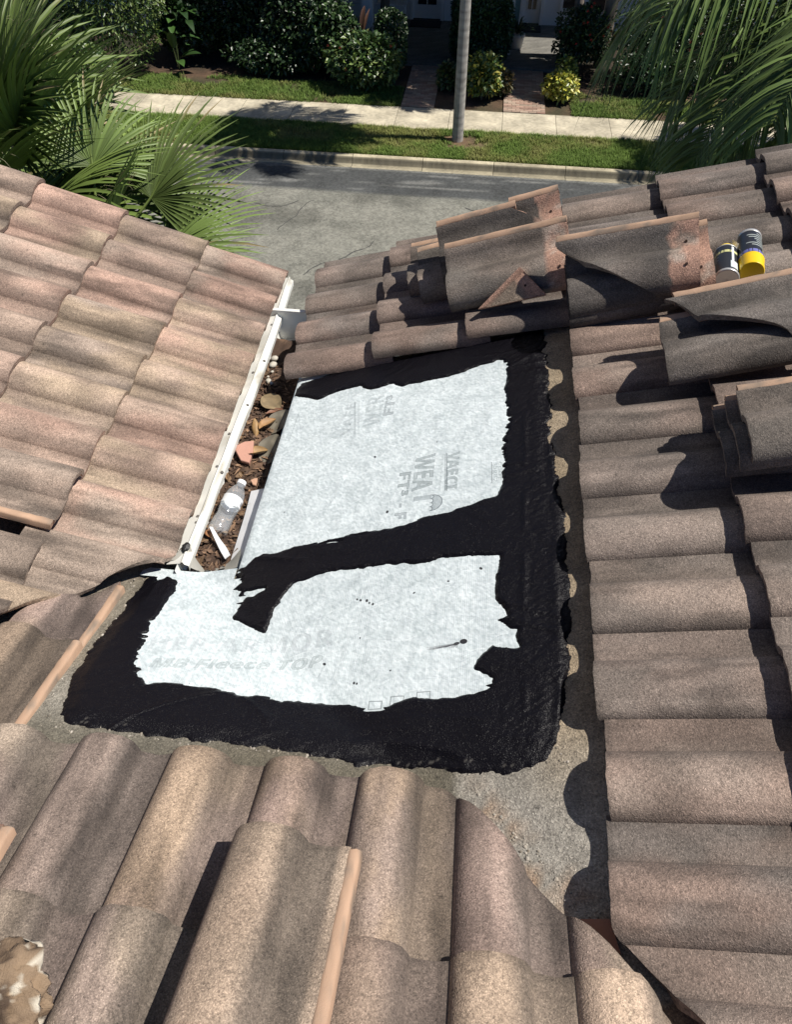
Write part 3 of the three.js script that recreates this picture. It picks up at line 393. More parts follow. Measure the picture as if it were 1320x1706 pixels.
// broken triangular head piece resting on the front tile
{
  const m = new MB(), A = [-.015, .10], B = [.091, .252], C = [-.012, .325], q = 12, len = (u, v) => Math.hypot(u[0] - v[0], u[1] - v[1]), ar = Math.abs((B[0] - A[0]) * (C[1] - A[1]) - (C[0] - A[0]) * (B[1] - A[1])), hA = ar / len(B, C), hC = ar / len(A, B);
  for (const s of [0, 1]) { const pt = (i, j) => { const b = i / q, c = j / q, a = 1 - b - c, x = A[0] * a + B[0] * b + C[0] * c, z = A[1] * a + B[1] * b + C[1] * c, dr = c * hC, dh = a * hA, f = fbm(x * 40, z * 40, 2, 3), t = Math.max(sst(.05, .04, dh + .01 * (f - .5)), sst(.022, .014, dr)); return m.v(x, s ? -TH : .013 * Math.exp(-Math.pow((dr - .008) / .008, 2)) + .0015 * f, z, s ? terra : mul3(mix3([.2, .16, .125], terra, t), .75 + .5 * f), x / .5, z / .5); };
    for (let i = 0; i < q; i++) for (let j = 0; j < q - i; j++) { const a = pt(i, j), b = pt(i + 1, j), c = pt(i, j + 1); s ? m.t(a, b, c) : m.t(a, c, b); if (i + j < q - 1) { const d = pt(i + 1, j + 1); s ? m.t(b, d, c) : m.t(b, c, d); } } }
  for (const [u, v] of [[A, B], [B, C], [C, A]]) m.q(m.v(u[0], -TH, u[1], terra), m.v(v[0], -TH, v[1], terra), m.v(v[0], .003, v[1], terra), m.v(u[0], .003, u[1], terra));
  const o = new THREE.Mesh(m.geo(), tileMat); top(o, 'tile_fragment', 'broken triangular terracotta corner of a tile with two nail holes', 'tile fragment'); place(o, FR, K(9.52), .062, J(1.87), .86, -.03, 0); o.translateY(.056);
  for (const [x, z] of [[.058, .235], [.03, .262]]) { const h = part(o, 'nail_hole', new THREE.CylinderGeometry(.004, .004, .002, 10), holeMat); h.position.set(x, .002, z); }
}
// second heap
const heap2 = 'cut tiles stacked beside the two cans';
looseTile(FR, K(8.52), .065, J(3.02), .62, -.02, 0, { tint: rt }, 'full loose tile lying under the wedge shaped cut tile, terracotta head showing', heap2);
looseTile(FR, K(8.5), .038, J(3.0), .6, -.015, 0, { tint: rt }, 'lowest loose tile of the stack under the wedge shaped cut tile', heap2);
looseTile(FR, K(8.62), .10, J(2.90), .70, -.13, 0, { tint: rt, z0: (x) => clamp(.29 - x * 1.5, .002, .36) }, 'loose tile cut to a wedge on top of its stack with red nail stain', heap2);
// third stack lower right
const heap3 = 'cut tiles stacked at the right edge';
looseTile(FR, K(6.68), .052, J(3.71), .28, 0, 0, { tint: rt }, 'loose tile lying under the tile with the wavy cut edge', heap3);
looseTile(FR, K(6.86), .088, J(3.74), .34, .0, 0, { tint: rt, z0: (x) => clamp(.30 - (x - .0) * 1.45 + .02 * Math.sin(x * 40), .003, .3) }, 'loose tile with a long wavy cut edge on top of its stack', heap3);
const heap4 = 'squat tiles stacked by the right border';
looseTile(FR, K(4.86), .05, J(3.95), .1, 0, 0, { tint: rt }, 'bottom tile of the squat stack of loose tiles in shadow', heap4);
looseTile(FR, K(4.80), .078, J(4.03), .13, 0, 0, { tint: rp }, 'middle tile of the squat stack of loose tiles', heap4);
looseTile(FR, K(4.76), .106, J(4.10), .16, 0, 0, { tint: rp }, 'top tile of the squat stack, lit with a dark mottled crest', heap4);
// one tile laid upon the near slope
looseTile(FN, K(2.02), .066, J(.60), .03, -.03, 0, { tone: 1.1, tint: [[.40, .305, .23], [.37, .29, .22]], pan: .58, z1: () => TL * 1.25 }, 'single loose tile laid on the near slope with bare salmon rib along its side');
{ // broken piece and mortar lump by the near corner
  const o = new THREE.Mesh(tileGeo({ seed: 991, step: 0, rib: true, z1: () => .17, tint: [terra, mul3(terra, .9)] }), [tileMat, ribMat]); top(o, 'tile_fragment', 'broken terracotta tile end with a pointed tip at the border of the picture', 'tile fragment'); place(o, FN, K(-1.13), .05, J(.72), 0, .05, 0);
  const cf = (x, y, z) => { const f = fbm(x * 2.2 + 4, y * 2.2, z * 2.2, 4), g = fbm(x * 5, y * 5 + 2, z * 5, 3); return mix3(mix3([.07, .045, .028], [.25, .175, .11], sst(.32, .62, f)), [.58, .53, .43], .9 * sst(.55, .62, g)); };
  const m = blob(.078, .045, .066, 6.3, .62, cf, 40), l = new THREE.Mesh(m, std({ vertexColors: true, roughness: .85, bumpMap: gritSoft, bumpScale: .003 })); top(l, 'mortar_lump', 'crumpled brown and cream lump of old mortar lying on the near tiles', 'mortar lump'); l.position.copy(on(FN, K(.76), .070, J(1.545))); l.rotation.set(.3, .5, .2);
}
{ const tw = tubeGeo([on(FL, 1.335, .006, .09), on(FL, 1.345, .012, .06), on(FL, 1.36, .010, .035), on(FL, 1.385, .008, .01)], .0022, .0012, [.09, .06, .04], 10, 6); top(new THREE.Mesh(tw, plain), 'twig', 'thin curved brown twig lying on a sunlit tile of the slope beyond the gutter', 'twig'); }
{ const s = new THREE.Shape([[0, 0], [.075, .005], [.09, -.045], [.05, -.03]].map((p) => new THREE.Vector2(...p))), g = new THREE.ExtrudeGeometry(s, { depth: .01, bevelEnabled: false }); const o = new THREE.Mesh(g, std({ color: col(.3, .15, .1), bumpMap: gritSoft, bumpScale: .002 })); top(o, 'tile_shard', 'dark red tile sliver wedged in the shaded valley at the lower right', 'tile shard'); o.position.copy(V(.27, -1.425, .34)); o.rotation.set(-Math.PI / 2 + .05, -.3, 0); }
// ---------------------------------------------------------------- two spray cans
function can(a, b, r, label, capNear) {
  const t = G(), h = a.distanceTo(b); const M = (c, ro = .4, me = 0) => std({ color: col(...c), roughness: ro, metalness: me });
  const lathe = (p) => new THREE.LatheGeometry(p.map((k) => new THREE.Vector2(k[0] * r, k[1])), 40);
  part(t, 'base', lathe([[0, .006], [.7, .004], [.86, .001], [.98, 0], [1.04, .003], [1.04, .008], [1, .011]]), M([.62, .62, .6], .35, .6));
  part(t, 'body', lathe([[1, .011], [1, h * .78]]), M([.022, .024, .028], .35));
  const stripe = (y0, y1, a0, a1, c, name = 'label_band') => part(t, name, new THREE.CylinderGeometry(r * 1.006, r * 1.006, y1 - y0, 24, 1, true, a0, a1).translate(0, (y0 + y1) / 2, 0), M(c, .5));
  if (capNear) {
    stripe(h * .60, h * .68, 0, 6.283, [.16, .17, .42]); part(t, 'cap', lathe([[1, h * .70], [1.07, h * .71], [1.07, h * .74], [1.02, h * .76], [1.0, h * .98], [.93, h], [0, h]]), M([.85, .55, .01], .35));
    for (let k = 0; k < 7; k++) stripe(h * (.12 + k * .058), h * (.142 + k * .058), 2.3 + .1 * (k % 3), 1.0 + .25 * ((k * 7) % 4), [.36, .40, .38], 'label_line'); stripe(h * .5, h * .56, 2.1, .6, [.6, .6, .3]);
  } else {
    for (const a of [.4, 2.5, 4.6]) { stripe(h * .10, h * .30, a, .75, [.55, .62, .62]); stripe(h * .302, h * .74, a + .1, .22, [.62, .66, .66]); } stripe(h * .56, h * .63, 0, 6.283, [.55, .55, .25]);
    for (let k = 0; k < 5; k++) stripe(h * (.34 + k * .042), h * (.355 + k * .042), 2.6, .8 + .2 * (k % 2), [.34, .37, .36], 'label_line');
    part(t, 'shoulder', lathe([[1, h * .78], [1.03, h * .79], [.9, h * .84], [.6, h * .88]]), M([.6, .6, .58], .35, .5)); part(t, 'cap', lathe([[.62, h * .86], [.62, h * .96], [.5, h], [0, h]]), M([.85, .6, .03], .4));
    const tape = new MB(); tape.grid(6, 10, (i, j) => { const x = (i / 6 - .5) * r * 2.2, y = h * mix(.84, 1.08, j / 10); return [[x * (1 - .3 * j / 10), y, r * (.75 - .5 * j / 10) + .012 * (vn(i * .9, j * .7, 4) - .5)], [.78, .76, .68]]; }); part(t, 'tape', tape.geo(), plain);
  }
  top(t, 'spray_can', label, 'spray can'); t.position.copy(a); t.quaternion.setFromUnitVectors(new THREE.Vector3(0, 1, 0), b.clone().sub(a).normalize()); return t;
}
can(on(FR, K(8.62), .084, J(4.31)), on(FR, K(9.5), .080, J(4.39)), .034, 'black sealant can with silver base towards us and white tape on its yellow nozzle', false).rotateY(Math.PI * .5);
can(on(FR, K(9.62), .080, J(4.59)), on(FR, K(8.66), .086, J(4.51)), .034, 'black sealant can with yellow cap towards us and a blue band', true).rotateY(-.6);

// ---------------------------------------------------------------- street
const asph = (() => { const a = wn(1024, 340, 11), b = wn(1024, 60, 12), c = wn(1024, 9, 13), d = wn(1024, 5, 14), r = rng(3);
  return dataTex(1024, (i, j) => { let v = .5 + .3 * (a(i, j) - .5) + .16 * (r() - .5) + .24 * (b(i, j) - .5) + .12 * (c(i, j) - .5) + .12 * (d(j, i) - .5); if (a(i, j) > .93) v += .25; return [v, v, v * .97]; }); })();
const conc = (() => { const a = wn(512, 170, 21), b = wn(512, 28, 22), c = wn(512, 6, 23); return dataTex(512, (i, j) => { const v = .5 + .12 * (a(i, j) - .5) + .16 * (b(i, j) - .5) + .22 * (c(i, j) - .5); return [v, v * .99, v * .96]; }); })();
const sheet = (x0, x1, w0, w1, y, nx, nw, cf, sc) => { const m = new MB(); m.grid(nx, nw, (i, j) => { const x = mix(x0, x1, i / nx), w = mix(w0, w1, j / nw); return [[x, typeof y === 'function' ? y(x, w) : y, -w], cf(x, w), [x / sc, w / sc]]; }); return m.geo(); };
const dbl = (map, bump) => { const m = std({ map, bumpMap: map, bumpScale: bump, vertexColors: true, roughness: .95 }); m.color = col(2, 2, 2); return m; };
struct(new THREE.Mesh(sheet(-120, 120, -60, 160, -.03, 20, 20, () => [.06, .065, .035], 1.5), dbl(conc, .01)), 'ground');
const roadM = dbl(asph, .004), concM = dbl(conc, .0015);
struct(new THREE.Mesh(sheet(-24, 24, 5, 15.78, 0, 300, 140, (x, w) => {
  const e = w - 14.58 - .06 * fbm(x * .7, 1), dk = sst(-.05, .06, e), f = fbm(x * 3.1, w * 3.1, 3, 4), g = fbm(x * .3, w * 1.6, 7, 3);
  let c = mix3([.165, .165, .145], [.205, .203, .178], sst(.35, .65, f * .5 + g * .5)); c = mul3(c, .88 + .24 * fbm(x * 5.2, w * 5.2, 9, 3));
  const oil = sst(.62, .72, fbm(x * .9 + 4, w * .9, 20, 3)); c = mul3(c, 1 - .35 * oil);
  const edge = mul3([.05, .054, .057], .8 + .4 * fbm(x * .8, w * 3, 12, 3)); c = mix3(c, edge, dk * .94);
  const scuff = dk * sst(.6, .72, fbm(x * .9, w * 14, 31, 4)); const lip = sst(15.6, 15.76, w); return mix3(mix3(c, [.24, .24, .23], .5 * scuff), [.2, .2, .185], lip * .7);
}, 2.4), roadM), 'road');
{ // cracks in the old asphalt, a millimetre or two proud as the tar that fills them
  const m = new MB(), cr = (x, w, a, n, s) => { let px = x, pw = w; for (let k = 0; k < n; k++) { a += (h3(k, s, 4) - .5) * .9; const l = .1, nx = px + Math.cos(a) * l, nw = pw + Math.sin(a) * l, t = .006 + .006 * h3(k, s, 6), dx = -Math.sin(a) * t, dw = Math.cos(a) * t, q = [m.v(px - dx, .004, -(pw - dw)), m.v(nx - dx, .004, -(nw - dw)), m.v(nx + dx, .004, -(nw + dw)), m.v(px + dx, .004, -(pw + dw))]; m.q(...q); px = nx; pw = nw; } };
  cr(-3.7, 12.9, 1.0, 14, 1); cr(-2.9, 11.4, 1.5, 18, 2); cr(-4.4, 13.9, -.3, 10, 3); cr(-.6, 12.6, .2, 16, 4); cr(.8, 13.6, 2.6, 12, 5);
  struct(new THREE.Mesh(m.geo(), std({ color: col(.06, .06, .058) })), 'road_crack', 'stuff');
}
{ // kerb and gutter pan in cast lengths
  const k = G(); struct(k, 'kerb'); let s = 0;
  for (let x = -24; x < 24; x += 1.52, s++) {
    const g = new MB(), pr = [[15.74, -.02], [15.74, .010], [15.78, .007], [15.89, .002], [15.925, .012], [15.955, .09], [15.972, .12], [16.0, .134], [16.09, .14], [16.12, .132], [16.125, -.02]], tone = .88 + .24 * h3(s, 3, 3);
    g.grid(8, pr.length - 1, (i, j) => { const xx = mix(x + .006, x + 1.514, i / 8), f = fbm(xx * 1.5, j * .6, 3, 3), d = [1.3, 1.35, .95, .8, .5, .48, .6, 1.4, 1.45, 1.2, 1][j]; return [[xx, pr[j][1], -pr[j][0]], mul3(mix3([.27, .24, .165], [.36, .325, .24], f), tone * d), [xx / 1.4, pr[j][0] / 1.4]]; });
    for (const e of [x + .006, x + 1.514]) { const a = g.v(e, -.03, -16.125, [.2, .19, .16]); const r = pr.map((p) => g.v(e, p[1], -p[0], [.2, .19, .16])); for (let q = 0; q < r.length - 2; q++) g.t(a, r[q], r[q + 1]); }
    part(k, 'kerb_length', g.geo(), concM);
  }
  const sw = G(); struct(sw, 'sidewalk'); s = 0;
  for (let x = -23.2; x < 24; x += 1.245, s++) { const g = new MB(), t = .92 + .16 * h3(s, 8, 1), a = x + .005, b = x + 1.240;
    g.grid(6, 6, (i, j) => { const xx = mix(a, b, i / 6), w = mix(17.65, 18.885, j / 6), e = (i === 0 || i === 6 || j === 0 || j === 6) ? .006 : 0; return [[xx, .125 - e, -w], mul3(mix3([.42, .38, .29], [.52, .475, .37], fbm(xx * 1.3, w * 1.3, 5, 3)), t * (s % 7 === 3 && Math.abs(i - 3) < 2 && Math.abs(j - 3) < 2 ? 1.08 : 1)), [xx / 1.6, w / 1.6]]; });
    for (const [p, q] of [[[a, 17.65], [b, 17.65]], [[a, 18.885], [a, 17.65]], [[b, 17.65], [b, 18.885]]]) g.q(g.v(p[0], 0, -p[1], [.3, .28, .22]), g.v(q[0], 0, -q[1], [.3, .28, .22]), g.v(q[0], .119, -q[1], [.3, .28, .22]), g.v(p[0], .119, -p[1], [.3, .28, .22]));
    part(sw, 'paving_slab', g.geo(), concM); }
}
const lawnY = (x, w) => .105 + .02 * (fbm(x * 1.2, w * 1.2, 3) - .5);
struct(new THREE.Mesh(sheet(-24, 24, 16.12, 17.65, lawnY, 160, 8, (x, w) => { const d = Math.hypot(x + .5, (w - 17.1) * 1.1), m = sst(.7, .3, d + .9 * (fbm(x * 4, w * 4) - .5)); return mix3(mix3([.05, .06, .02], [.13, .10, .05], sst(.5, .75, fbm(x * 1.6, w * 1.6, 5))), [.15, .095, .055], m); }, .8), dbl(conc, .02)), 'verge');
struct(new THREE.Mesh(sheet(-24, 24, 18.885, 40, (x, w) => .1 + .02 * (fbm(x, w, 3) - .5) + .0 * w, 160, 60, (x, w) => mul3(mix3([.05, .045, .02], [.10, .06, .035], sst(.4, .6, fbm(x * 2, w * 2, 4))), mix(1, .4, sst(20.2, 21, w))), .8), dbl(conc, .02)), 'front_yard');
// brick paths and porch slabs
const inPath = (x, w) => w > 18.8 && w < 22.2 && ((x > -2.03 && x < -1.18) || (x > .43 && x < 1.48));
[[-2.0, -1.2], [.46, 1.46]].forEach(([x0, x1], q) => {
  const p = G(); struct(p, 'brick_path'); part(p, 'sand_bed', sheet(x0, x1, 18.89, 21.75, .118, 2, 2, () => [.12, .10, .08], 1), concM);
  const n = Math.round((x1 - x0) / .2), bw = (x1 - x0) / n, geos = [];
  for (let r = 0; r < 28; r++) for (let c = -1; c < n; c++) { const off = (r % 2) * .5, a = Math.max(x0, x0 + (c + off) * bw), b = Math.min(x1, x0 + (c + 1 + off) * bw); if (b - a < .03) continue; const w = 18.895 + r * .102, t = mul3(mix3([.32, .2, .15], [.36, .29, .22], h3(r, c + 5, q)), .75 + .5 * h3(r, c + 5, 7)); const g = boxGeo(a + .004, b - .004, .112, .132 + .004 * h3(r, c + 9, 3), w + .004, w + .098, t); r < 10 ? part(p, 'brick', g, plain) : geos.push(g); }
  const rest = part(p, 'brick_courses', mergeGeometries(geos), plain); rest.userData.kind = 'stuff';
});
// grass blades
function grass(name, n, x0, x1, w0, w1, keep, seedG) {
  const rnd = rng(seedG), b = new MB(); for (let k = 0; k < 7; k++) { const a = rnd() * 6.3, l = .035 + .04 * rnd(), s = .007, ox = (rnd() - .5) * .06, oz = (rnd() - .5) * .06, dx = Math.cos(a), dz = Math.sin(a), t = .8 + .4 * rnd(); b.t(b.v(ox - dz * s, 0, oz + dx * s, [.8, .8, .8]), b.v(ox + dz * s, 0, oz - dx * s, [.8, .8, .8]), b.v(ox + dx * l * .8, l, oz + dz * l * .8, [t * 1.2, t * 1.15, t])); }
  const im = new THREE.InstancedMesh(b.geo(), std({ vertexColors: true, roughness: .8, color: col(1, 1, 1) }), n); const M = new THREE.Matrix4(), Q = new THREE.Quaternion(), up = new THREE.Vector3(0, 1, 0); let q = 0;
  for (let k = 0; k < n * 3 && q < n; k++) { const x = mix(x0, x1, rnd()), w = mix(w0, w1, rnd()), f = fbm(x * 1.6, w * 1.6, 5); if (!keep(x, w, rnd)) continue; const s = .7 + .7 * rnd(); Q.setFromAxisAngle(up, rnd() * 6.3); M.compose(new THREE.Vector3(x, lawnY(x, w) - .004, -w), Q, new THREE.Vector3(s, s * (.8 + .5 * fbm(x * 3, w * 3)), s)); im.setMatrixAt(q, M); const dryG = sst(.45, .72, f + .25 * (rnd() - .5)), c = mul3(mix3([.115, .19, .032], [.25, .24, .085], dryG * .7), .75 + .6 * rnd()); im.setColorAt(q, col(...c)); q++; }
  im.count = q; im.castShadow = im.receiveShadow = true; struct(im, name, 'stuff'); return im;
}
Object.assign(grass('grass', 46000, -11, 9, 16.13, 17.67, (x, w, r) => Math.hypot(x + .5, (w - 17.1) * 1.1) > .3 + .3 * r() + .5 * (fbm(x * 4, w * 4) - .5) && fbm(x * 1.6, w * 1.6, 5) + .25 * r() < .86, 41).userData, { label: 'mown grass strip between the kerb and the sidewalk', category: 'grass' });
Object.assign(grass('grass', 22000, -11, 9, 18.87, 20.6, (x, w, r) => !inPath(x, w) && w < 19.95 + .5 * fbm(x * .9, 2) && fbm(x * 1.2, w * 1.2, 9) + .2 * r() < .72 && !(x > -1.25 && x < .5) && !(x > 1.4 && x < 2.1), 42).userData, { label: 'patchy lawn between the sidewalk and the dark shrubs', category: 'grass' });

// ---------------------------------------------------------------- plants
function leaf(m, p, dir, nrm, l, b, c, droop = 0, segs = 2) {        // one folded blade
  const s = new THREE.Vector3().crossVectors(dir, nrm).normalize(); let prev = null;
  for (let k = 0; k <= segs; k++) {
    const t = k / segs, hw = b * Math.sin(Math.PI * (.12 + .88 * t)) * (k === segs ? 0 : 1), q = p.clone().addScaledVector(dir, l * t); q.y -= droop * t * t * l;
    const cc = mul3(c, .85 + .3 * t), a = m.vv(q.clone().addScaledVector(s, hw).addScaledVector(nrm, hw * .35), cc), o = m.vv(q, mul3(cc, .85)), d = m.vv(q.clone().addScaledVector(s, -hw).addScaledVector(nrm, hw * .35), cc);
    if (prev) { m.q(prev[0], prev[1], o, a); m.q(prev[1], prev[2], d, o); } prev = [a, o, d];
  }
}
const randDir = (r) => { const z = r() * 2 - 1, a = r() * 6.2832, s = Math.sqrt(1 - z * z); return new THREE.Vector3(s * Math.cos(a), z, s * Math.sin(a)); };
function bushGeo(o) {                                               // leaves through an uneven volume; o: rx ry rz n l b colours seed box
  const r = rng(o.seed), m = new MB();
  for (let k = 0; k < o.n; k++) {
    const d = randDir(r); if (d.y < -.8) d.y *= -1; d.normalize(); let rad_ = Math.pow(r(), o.hollow ?? .38) * (.78 + .5 * (fbm(d.x * 2 + o.seed, d.y * 2, d.z * 2, 3) - .2));
    let q = [d.x, d.y, d.z]; if (o.box) { const e = o.box, mx = Math.pow(Math.pow(Math.abs(d.x), e) + Math.pow(Math.abs(d.y), e) + Math.pow(Math.abs(d.z), e), 1 / e); q = q.map((v) => v / mx); rad_ = Math.min(rad_, .96 + .05 * r()); }
    const p = new THREE.Vector3(q[0] * o.rx * rad_, o.ry + q[1] * o.ry * rad_, q[2] * o.rz * rad_); if (p.y < .03) continue;
    const dir = d.clone().multiplyScalar(.7).add(randDir(r)).normalize(), nrm = randDir(r).add(new THREE.Vector3(0, 1.1, 0)).addScaledVector(d, .6); nrm.addScaledVector(dir, -nrm.dot(dir)).normalize();
    const cl = o.colors[(r() * o.colors.length) | 0], f = fbm(p.x * 3 + o.seed, p.y * 3, p.z * 3, 2);
    leaf(m, p, dir, nrm, o.l * (.6 + .8 * r()), o.b * (.7 + .6 * r()), mul3(cl, (.7 + .6 * r()) * (.75 + .5 * f)), .25 * r(), 2);
  }
  return m.geo();
}
function stemsGeo(n, h, spread, rad0, c, seedS) { const r = rng(seedS), gs = []; for (let k = 0; k < n; k++) { const a = r() * 6.3, s = spread * r(), cur = new THREE.CatmullRomCurve3([new THREE.Vector3(Math.cos(a) * s * .15, 0, Math.sin(a) * s * .15), new THREE.Vector3(Math.cos(a) * s * .5, h * .5, Math.sin(a) * s * .5), new THREE.Vector3(Math.cos(a) * s, h * (.8 + .3 * r()), Math.sin(a) * s)]); gs.push(new THREE.TubeGeometry(cur, 6, rad0 * (.6 + .6 * r()), 5)); } const g = mergeGeometries(gs); const cc = new Float32Array(g.attributes.position.count * 3); for (let k = 0; k < cc.length; k += 3) { cc[k] = c[0]; cc[k + 1] = c[1]; cc[k + 2] = c[2]; } g.setAttribute('color', new THREE.BufferAttribute(cc, 3)); return g; }
function bush(name, label, cat, x, w, o, group, y = .1) { const t = G(); part(t, 'foliage', bushGeo(o), leafMat); part(t, 'stem', stemsGeo(7, o.ry * 1.1, Math.min(o.rx, o.rz) * .6, .016, [.12, .09, .06], o.seed), plain); top(t, name, label, cat, group); t.position.set(x, y, -w * .985); return t; }
const gD = [[.022, .05, .014], [.03, .065, .018], [.018, .04, .014]], gM = [[.045, .09, .022], [.06, .11, .03], [.035, .075, .02]], gY = [[.36, .36, .05], [.28, .32, .05], [.42, .38, .08], [.12, .17, .03]], gL = [[.13, .19, .045], [.17, .23, .065], [.09, .14, .03]];
const flowers = (t, n, o, c, s) => { const r = rng(s), f = new MB(); for (let k = 0; k < n; k++) { const d = randDir(r); d.y = Math.abs(d.y); d.z = Math.abs(d.z) * 1.2; d.normalize(); const p = new THREE.Vector3(d.x * o.rx, o.ry + d.y * o.ry * .95, d.z * o.rz); for (let q = 0; q < 5; q++) { const a = q / 5 * 6.28, dir = new THREE.Vector3(Math.cos(a), Math.sin(a), .4).normalize(); leaf(f, p, dir, new THREE.Vector3(0, .3, 1).normalize(), .05, .022, mul3(c, .7 + .6 * r()), 0, 1); } } part(t, 'flower', f.geo(), plain); };
{ const h = bush('clipped_hedge', 'tall dark clipped rounded hedge between the two front doors', 'hedge', -.28, 22.35, { rx: .82, ry: .95, rz: .7, n: 15000, l: .07, b: .024, colors: gD.concat(gM), seed: 11, box: 3.2, hollow: .12 }); }
bush('croton_shrub', 'yellow green speckled shrub right behind the slim palm trunk', 'shrub', -.08, 19.95, { rx: .5, ry: .52, rz: .42, n: 1700, l: .11, b: .034, colors: gY.concat(gL, gM), seed: 12 });
bush('croton_shrub', 'darker mottled low shrub to the right of the slim palm trunk by the brick path', 'shrub', .38, 20.3, { rx: .3, ry: .3, rz: .28, n: 500, l: .11, b: .03, colors: [[.10, .09, .03], [.07, .08, .03], [.2, .14, .05]], seed: 13 });
bush('croton_shrub', 'small dull green shrub to the left of the slim palm trunk', 'shrub', -.95, 20.5, { rx: .34, ry: .32, rz: .3, n: 600, l: .10, b: .03, colors: gM.concat([[.12, .12, .03]]), seed: 14 });
bush('croton_shrub', 'bright yellow leaved low shrub at the right edge of the brick path', 'shrub', 1.80, 20.1, { rx: .42, ry: .34, rz: .36, n: 1700, l: .10, b: .034, colors: [[.5, .48, .06], [.42, .44, .07], [.55, .5, .12], [.2, .25, .05]], seed: 15 });
bush('croton_shrub', 'small yellow tipped shrub behind the bright yellow one', 'shrub', 1.95, 20.75, { rx: .3, ry: .42, rz: .28, n: 500, l: .10, b: .03, colors: [[.3, .33, .05], [.12, .18, .04]], seed: 16 });
{ const o = { rx: .8, ry: .8, rz: .75, n: 5000, l: .08, b: .03, colors: gD.concat(gM), seed: 17 }; flowers(bush('hibiscus_bush', 'dark hibiscus bush with red flowers right of the brick path', 'bush', 2.35, 22.3, o), 16, o, [.55, .03, .02], 5); }
{ const o = { rx: 2.3, ry: 1.0, rz: .95, n: 11000, l: .085, b: .03, colors: gD, seed: 18 }; flowers(bush('hibiscus_bush', 'long dark flowering bush behind the drooping palm frond', 'bush', 5.1, 21.9, o), 26, o, [.6, .12, .08], 6); }
{ const o = { rx: 1.0, ry: .62, rz: .7, n: 3600, l: .12, b: .042, colors: gM.concat(gM, gL), seed: 19 }; flowers(bush('glossy_shrub', 'glossy mid green shrub with a few pink flowers at the sidewalk corner of the path', 'shrub', -3.05, 20.3, o), 7, o, [.5, .06, .04], 8); }
bush('glossy_shrub', 'square trimmed glossy shrub beside the white porch cabinet', 'shrub', -2.55, 21.6, { rx: .42, ry: .7, rz: .5, n: 3600, l: .07, b: .026, colors: gD.concat(gM), seed: 20, box: 4, hollow: .15 });
bush('dark_shrub', 'dark shrub in deep shade under the large tree', 'shrub', -4.7, 21.5, { rx: 1.35, ry: 1.0, rz: 1.0, n: 5200, l: .11, b: .035, colors: gD, seed: 21 });
bush('dark_shrub', 'dark sprawling shrub in shade right of the white chair', 'shrub', -6.5, 22.3, { rx: 1.4, ry: .9, rz: 1.0, n: 5200, l: .11, b: .035, colors: gD, seed: 22 });
bush('dark_shrub', 'dark bush below the white chair beside the large leaved plants', 'shrub', -7.9, 22.1, { rx: 1.1, ry: .8, rz: .9, n: 4000, l: .12, b: .04, colors: gD, seed: 23 });
bush('dark_shrub', 'leafy green shrub catching sun between dark shrubs and the cordyline', 'shrub', -3.95, 21.0, { rx: .75, ry: .85, rz: .6, n: 3200, l: .11, b: .036, colors: gM.concat(gD), seed: 24 });
bush('tall_shrub', 'big sunlit small leaved shrub behind the fan palm', 'shrub', -9.5, 20.6, { rx: 1.55, ry: 1.75, rz: 1.1, n: 11000, l: .10, b: .026, colors: gL.concat(gL, gM), seed: 25, hollow: .25 });
bush('tall_shrub', 'dense green shrub at the left border above the fan palm', 'shrub', -12.4, 21.4, { rx: 1.7, ry: 1.8, rz: 1.2, n: 6000, l: .11, b: .03, colors: gM.concat(gD), seed: 26, hollow: .25 });
bush('tall_shrub', 'low spreading green shrub over the sidewalk edge behind the fan palm', 'shrub', -10.1, 18.9, { rx: 1.4, ry: .6, rz: .7, n: 3600, l: .11, b: .03, colors: gL.concat(gM), seed: 27, hollow: .3 });
bush('dark_shrub', 'dark rounded shrub under the porch behind the sprawling one', 'shrub', -5.7, 23.2, { rx: 1.5, ry: 1.1, rz: .7, n: 5200, l: .11, b: .036, colors: gD, seed: 28 });
bush('dark_shrub', 'low dark ground bush at the shaded edge of the patchy lawn', 'shrub', -5.4, 20.9, { rx: 1.3, ry: .42, rz: .5, n: 2600, l: .1, b: .034, colors: gD, seed: 29 });
bush('dark_shrub', 'dark low bush in the shade right of the cabbage palm trunk', 'shrub', 4.2, 20.9, { rx: 1.3, ry: .5, rz: .5, n: 3000, l: .09, b: .03, colors: gD, seed: 30 });
bush('dark_shrub', 'dark bush against the house wall at the right border behind the fronds', 'shrub', 7.4, 21.6, { rx: 1.6, ry: 1.0, rz: .9, n: 6000, l: .1, b: .033, colors: gD, seed: 31 });
// broad leaves (ginger or bird of paradise) and cordyline
function bigLeaves(name, label, cat, x, w, n, h, l, b, cols, sd, lean) {
  const t = G(), r = rng(sd); const st = new MB();
  for (let k = 0; k < n; k++) { const a = r() * 6.283, e = lean * (.3 + .9 * r()), dir = new THREE.Vector3(Math.cos(a) * Math.sin(e), Math.cos(e), Math.sin(a) * Math.sin(e)), p = new THREE.Vector3(Math.cos(a) * .08, h * (.25 + .75 * r()), Math.sin(a) * .08), nr = new THREE.Vector3(-dir.x * dir.y, 1 - dir.y * dir.y + .05, -dir.z * dir.y).normalize(), m = new MB(); leaf(m, p.clone().addScaledVector(dir, .12), dir, nr, l * (.7 + .5 * r()), b * (.7 + .5 * r()), mul3(cols[(r() * cols.length) | 0], .7 + .6 * r()), .45 * r() + .1, 6); part(t, 'leaf', m.geo(), leafMat); leaf(st, new THREE.Vector3(0, 0, 0), p.clone().normalize(), new THREE.Vector3(1, 0, 0), p.length() + .1, .012, [.07, .1, .03], 0, 3); }
  part(t, 'stem', st.geo(), plain); top(t, name, label, cat); t.position.set(x, .1, -w); return t;
}
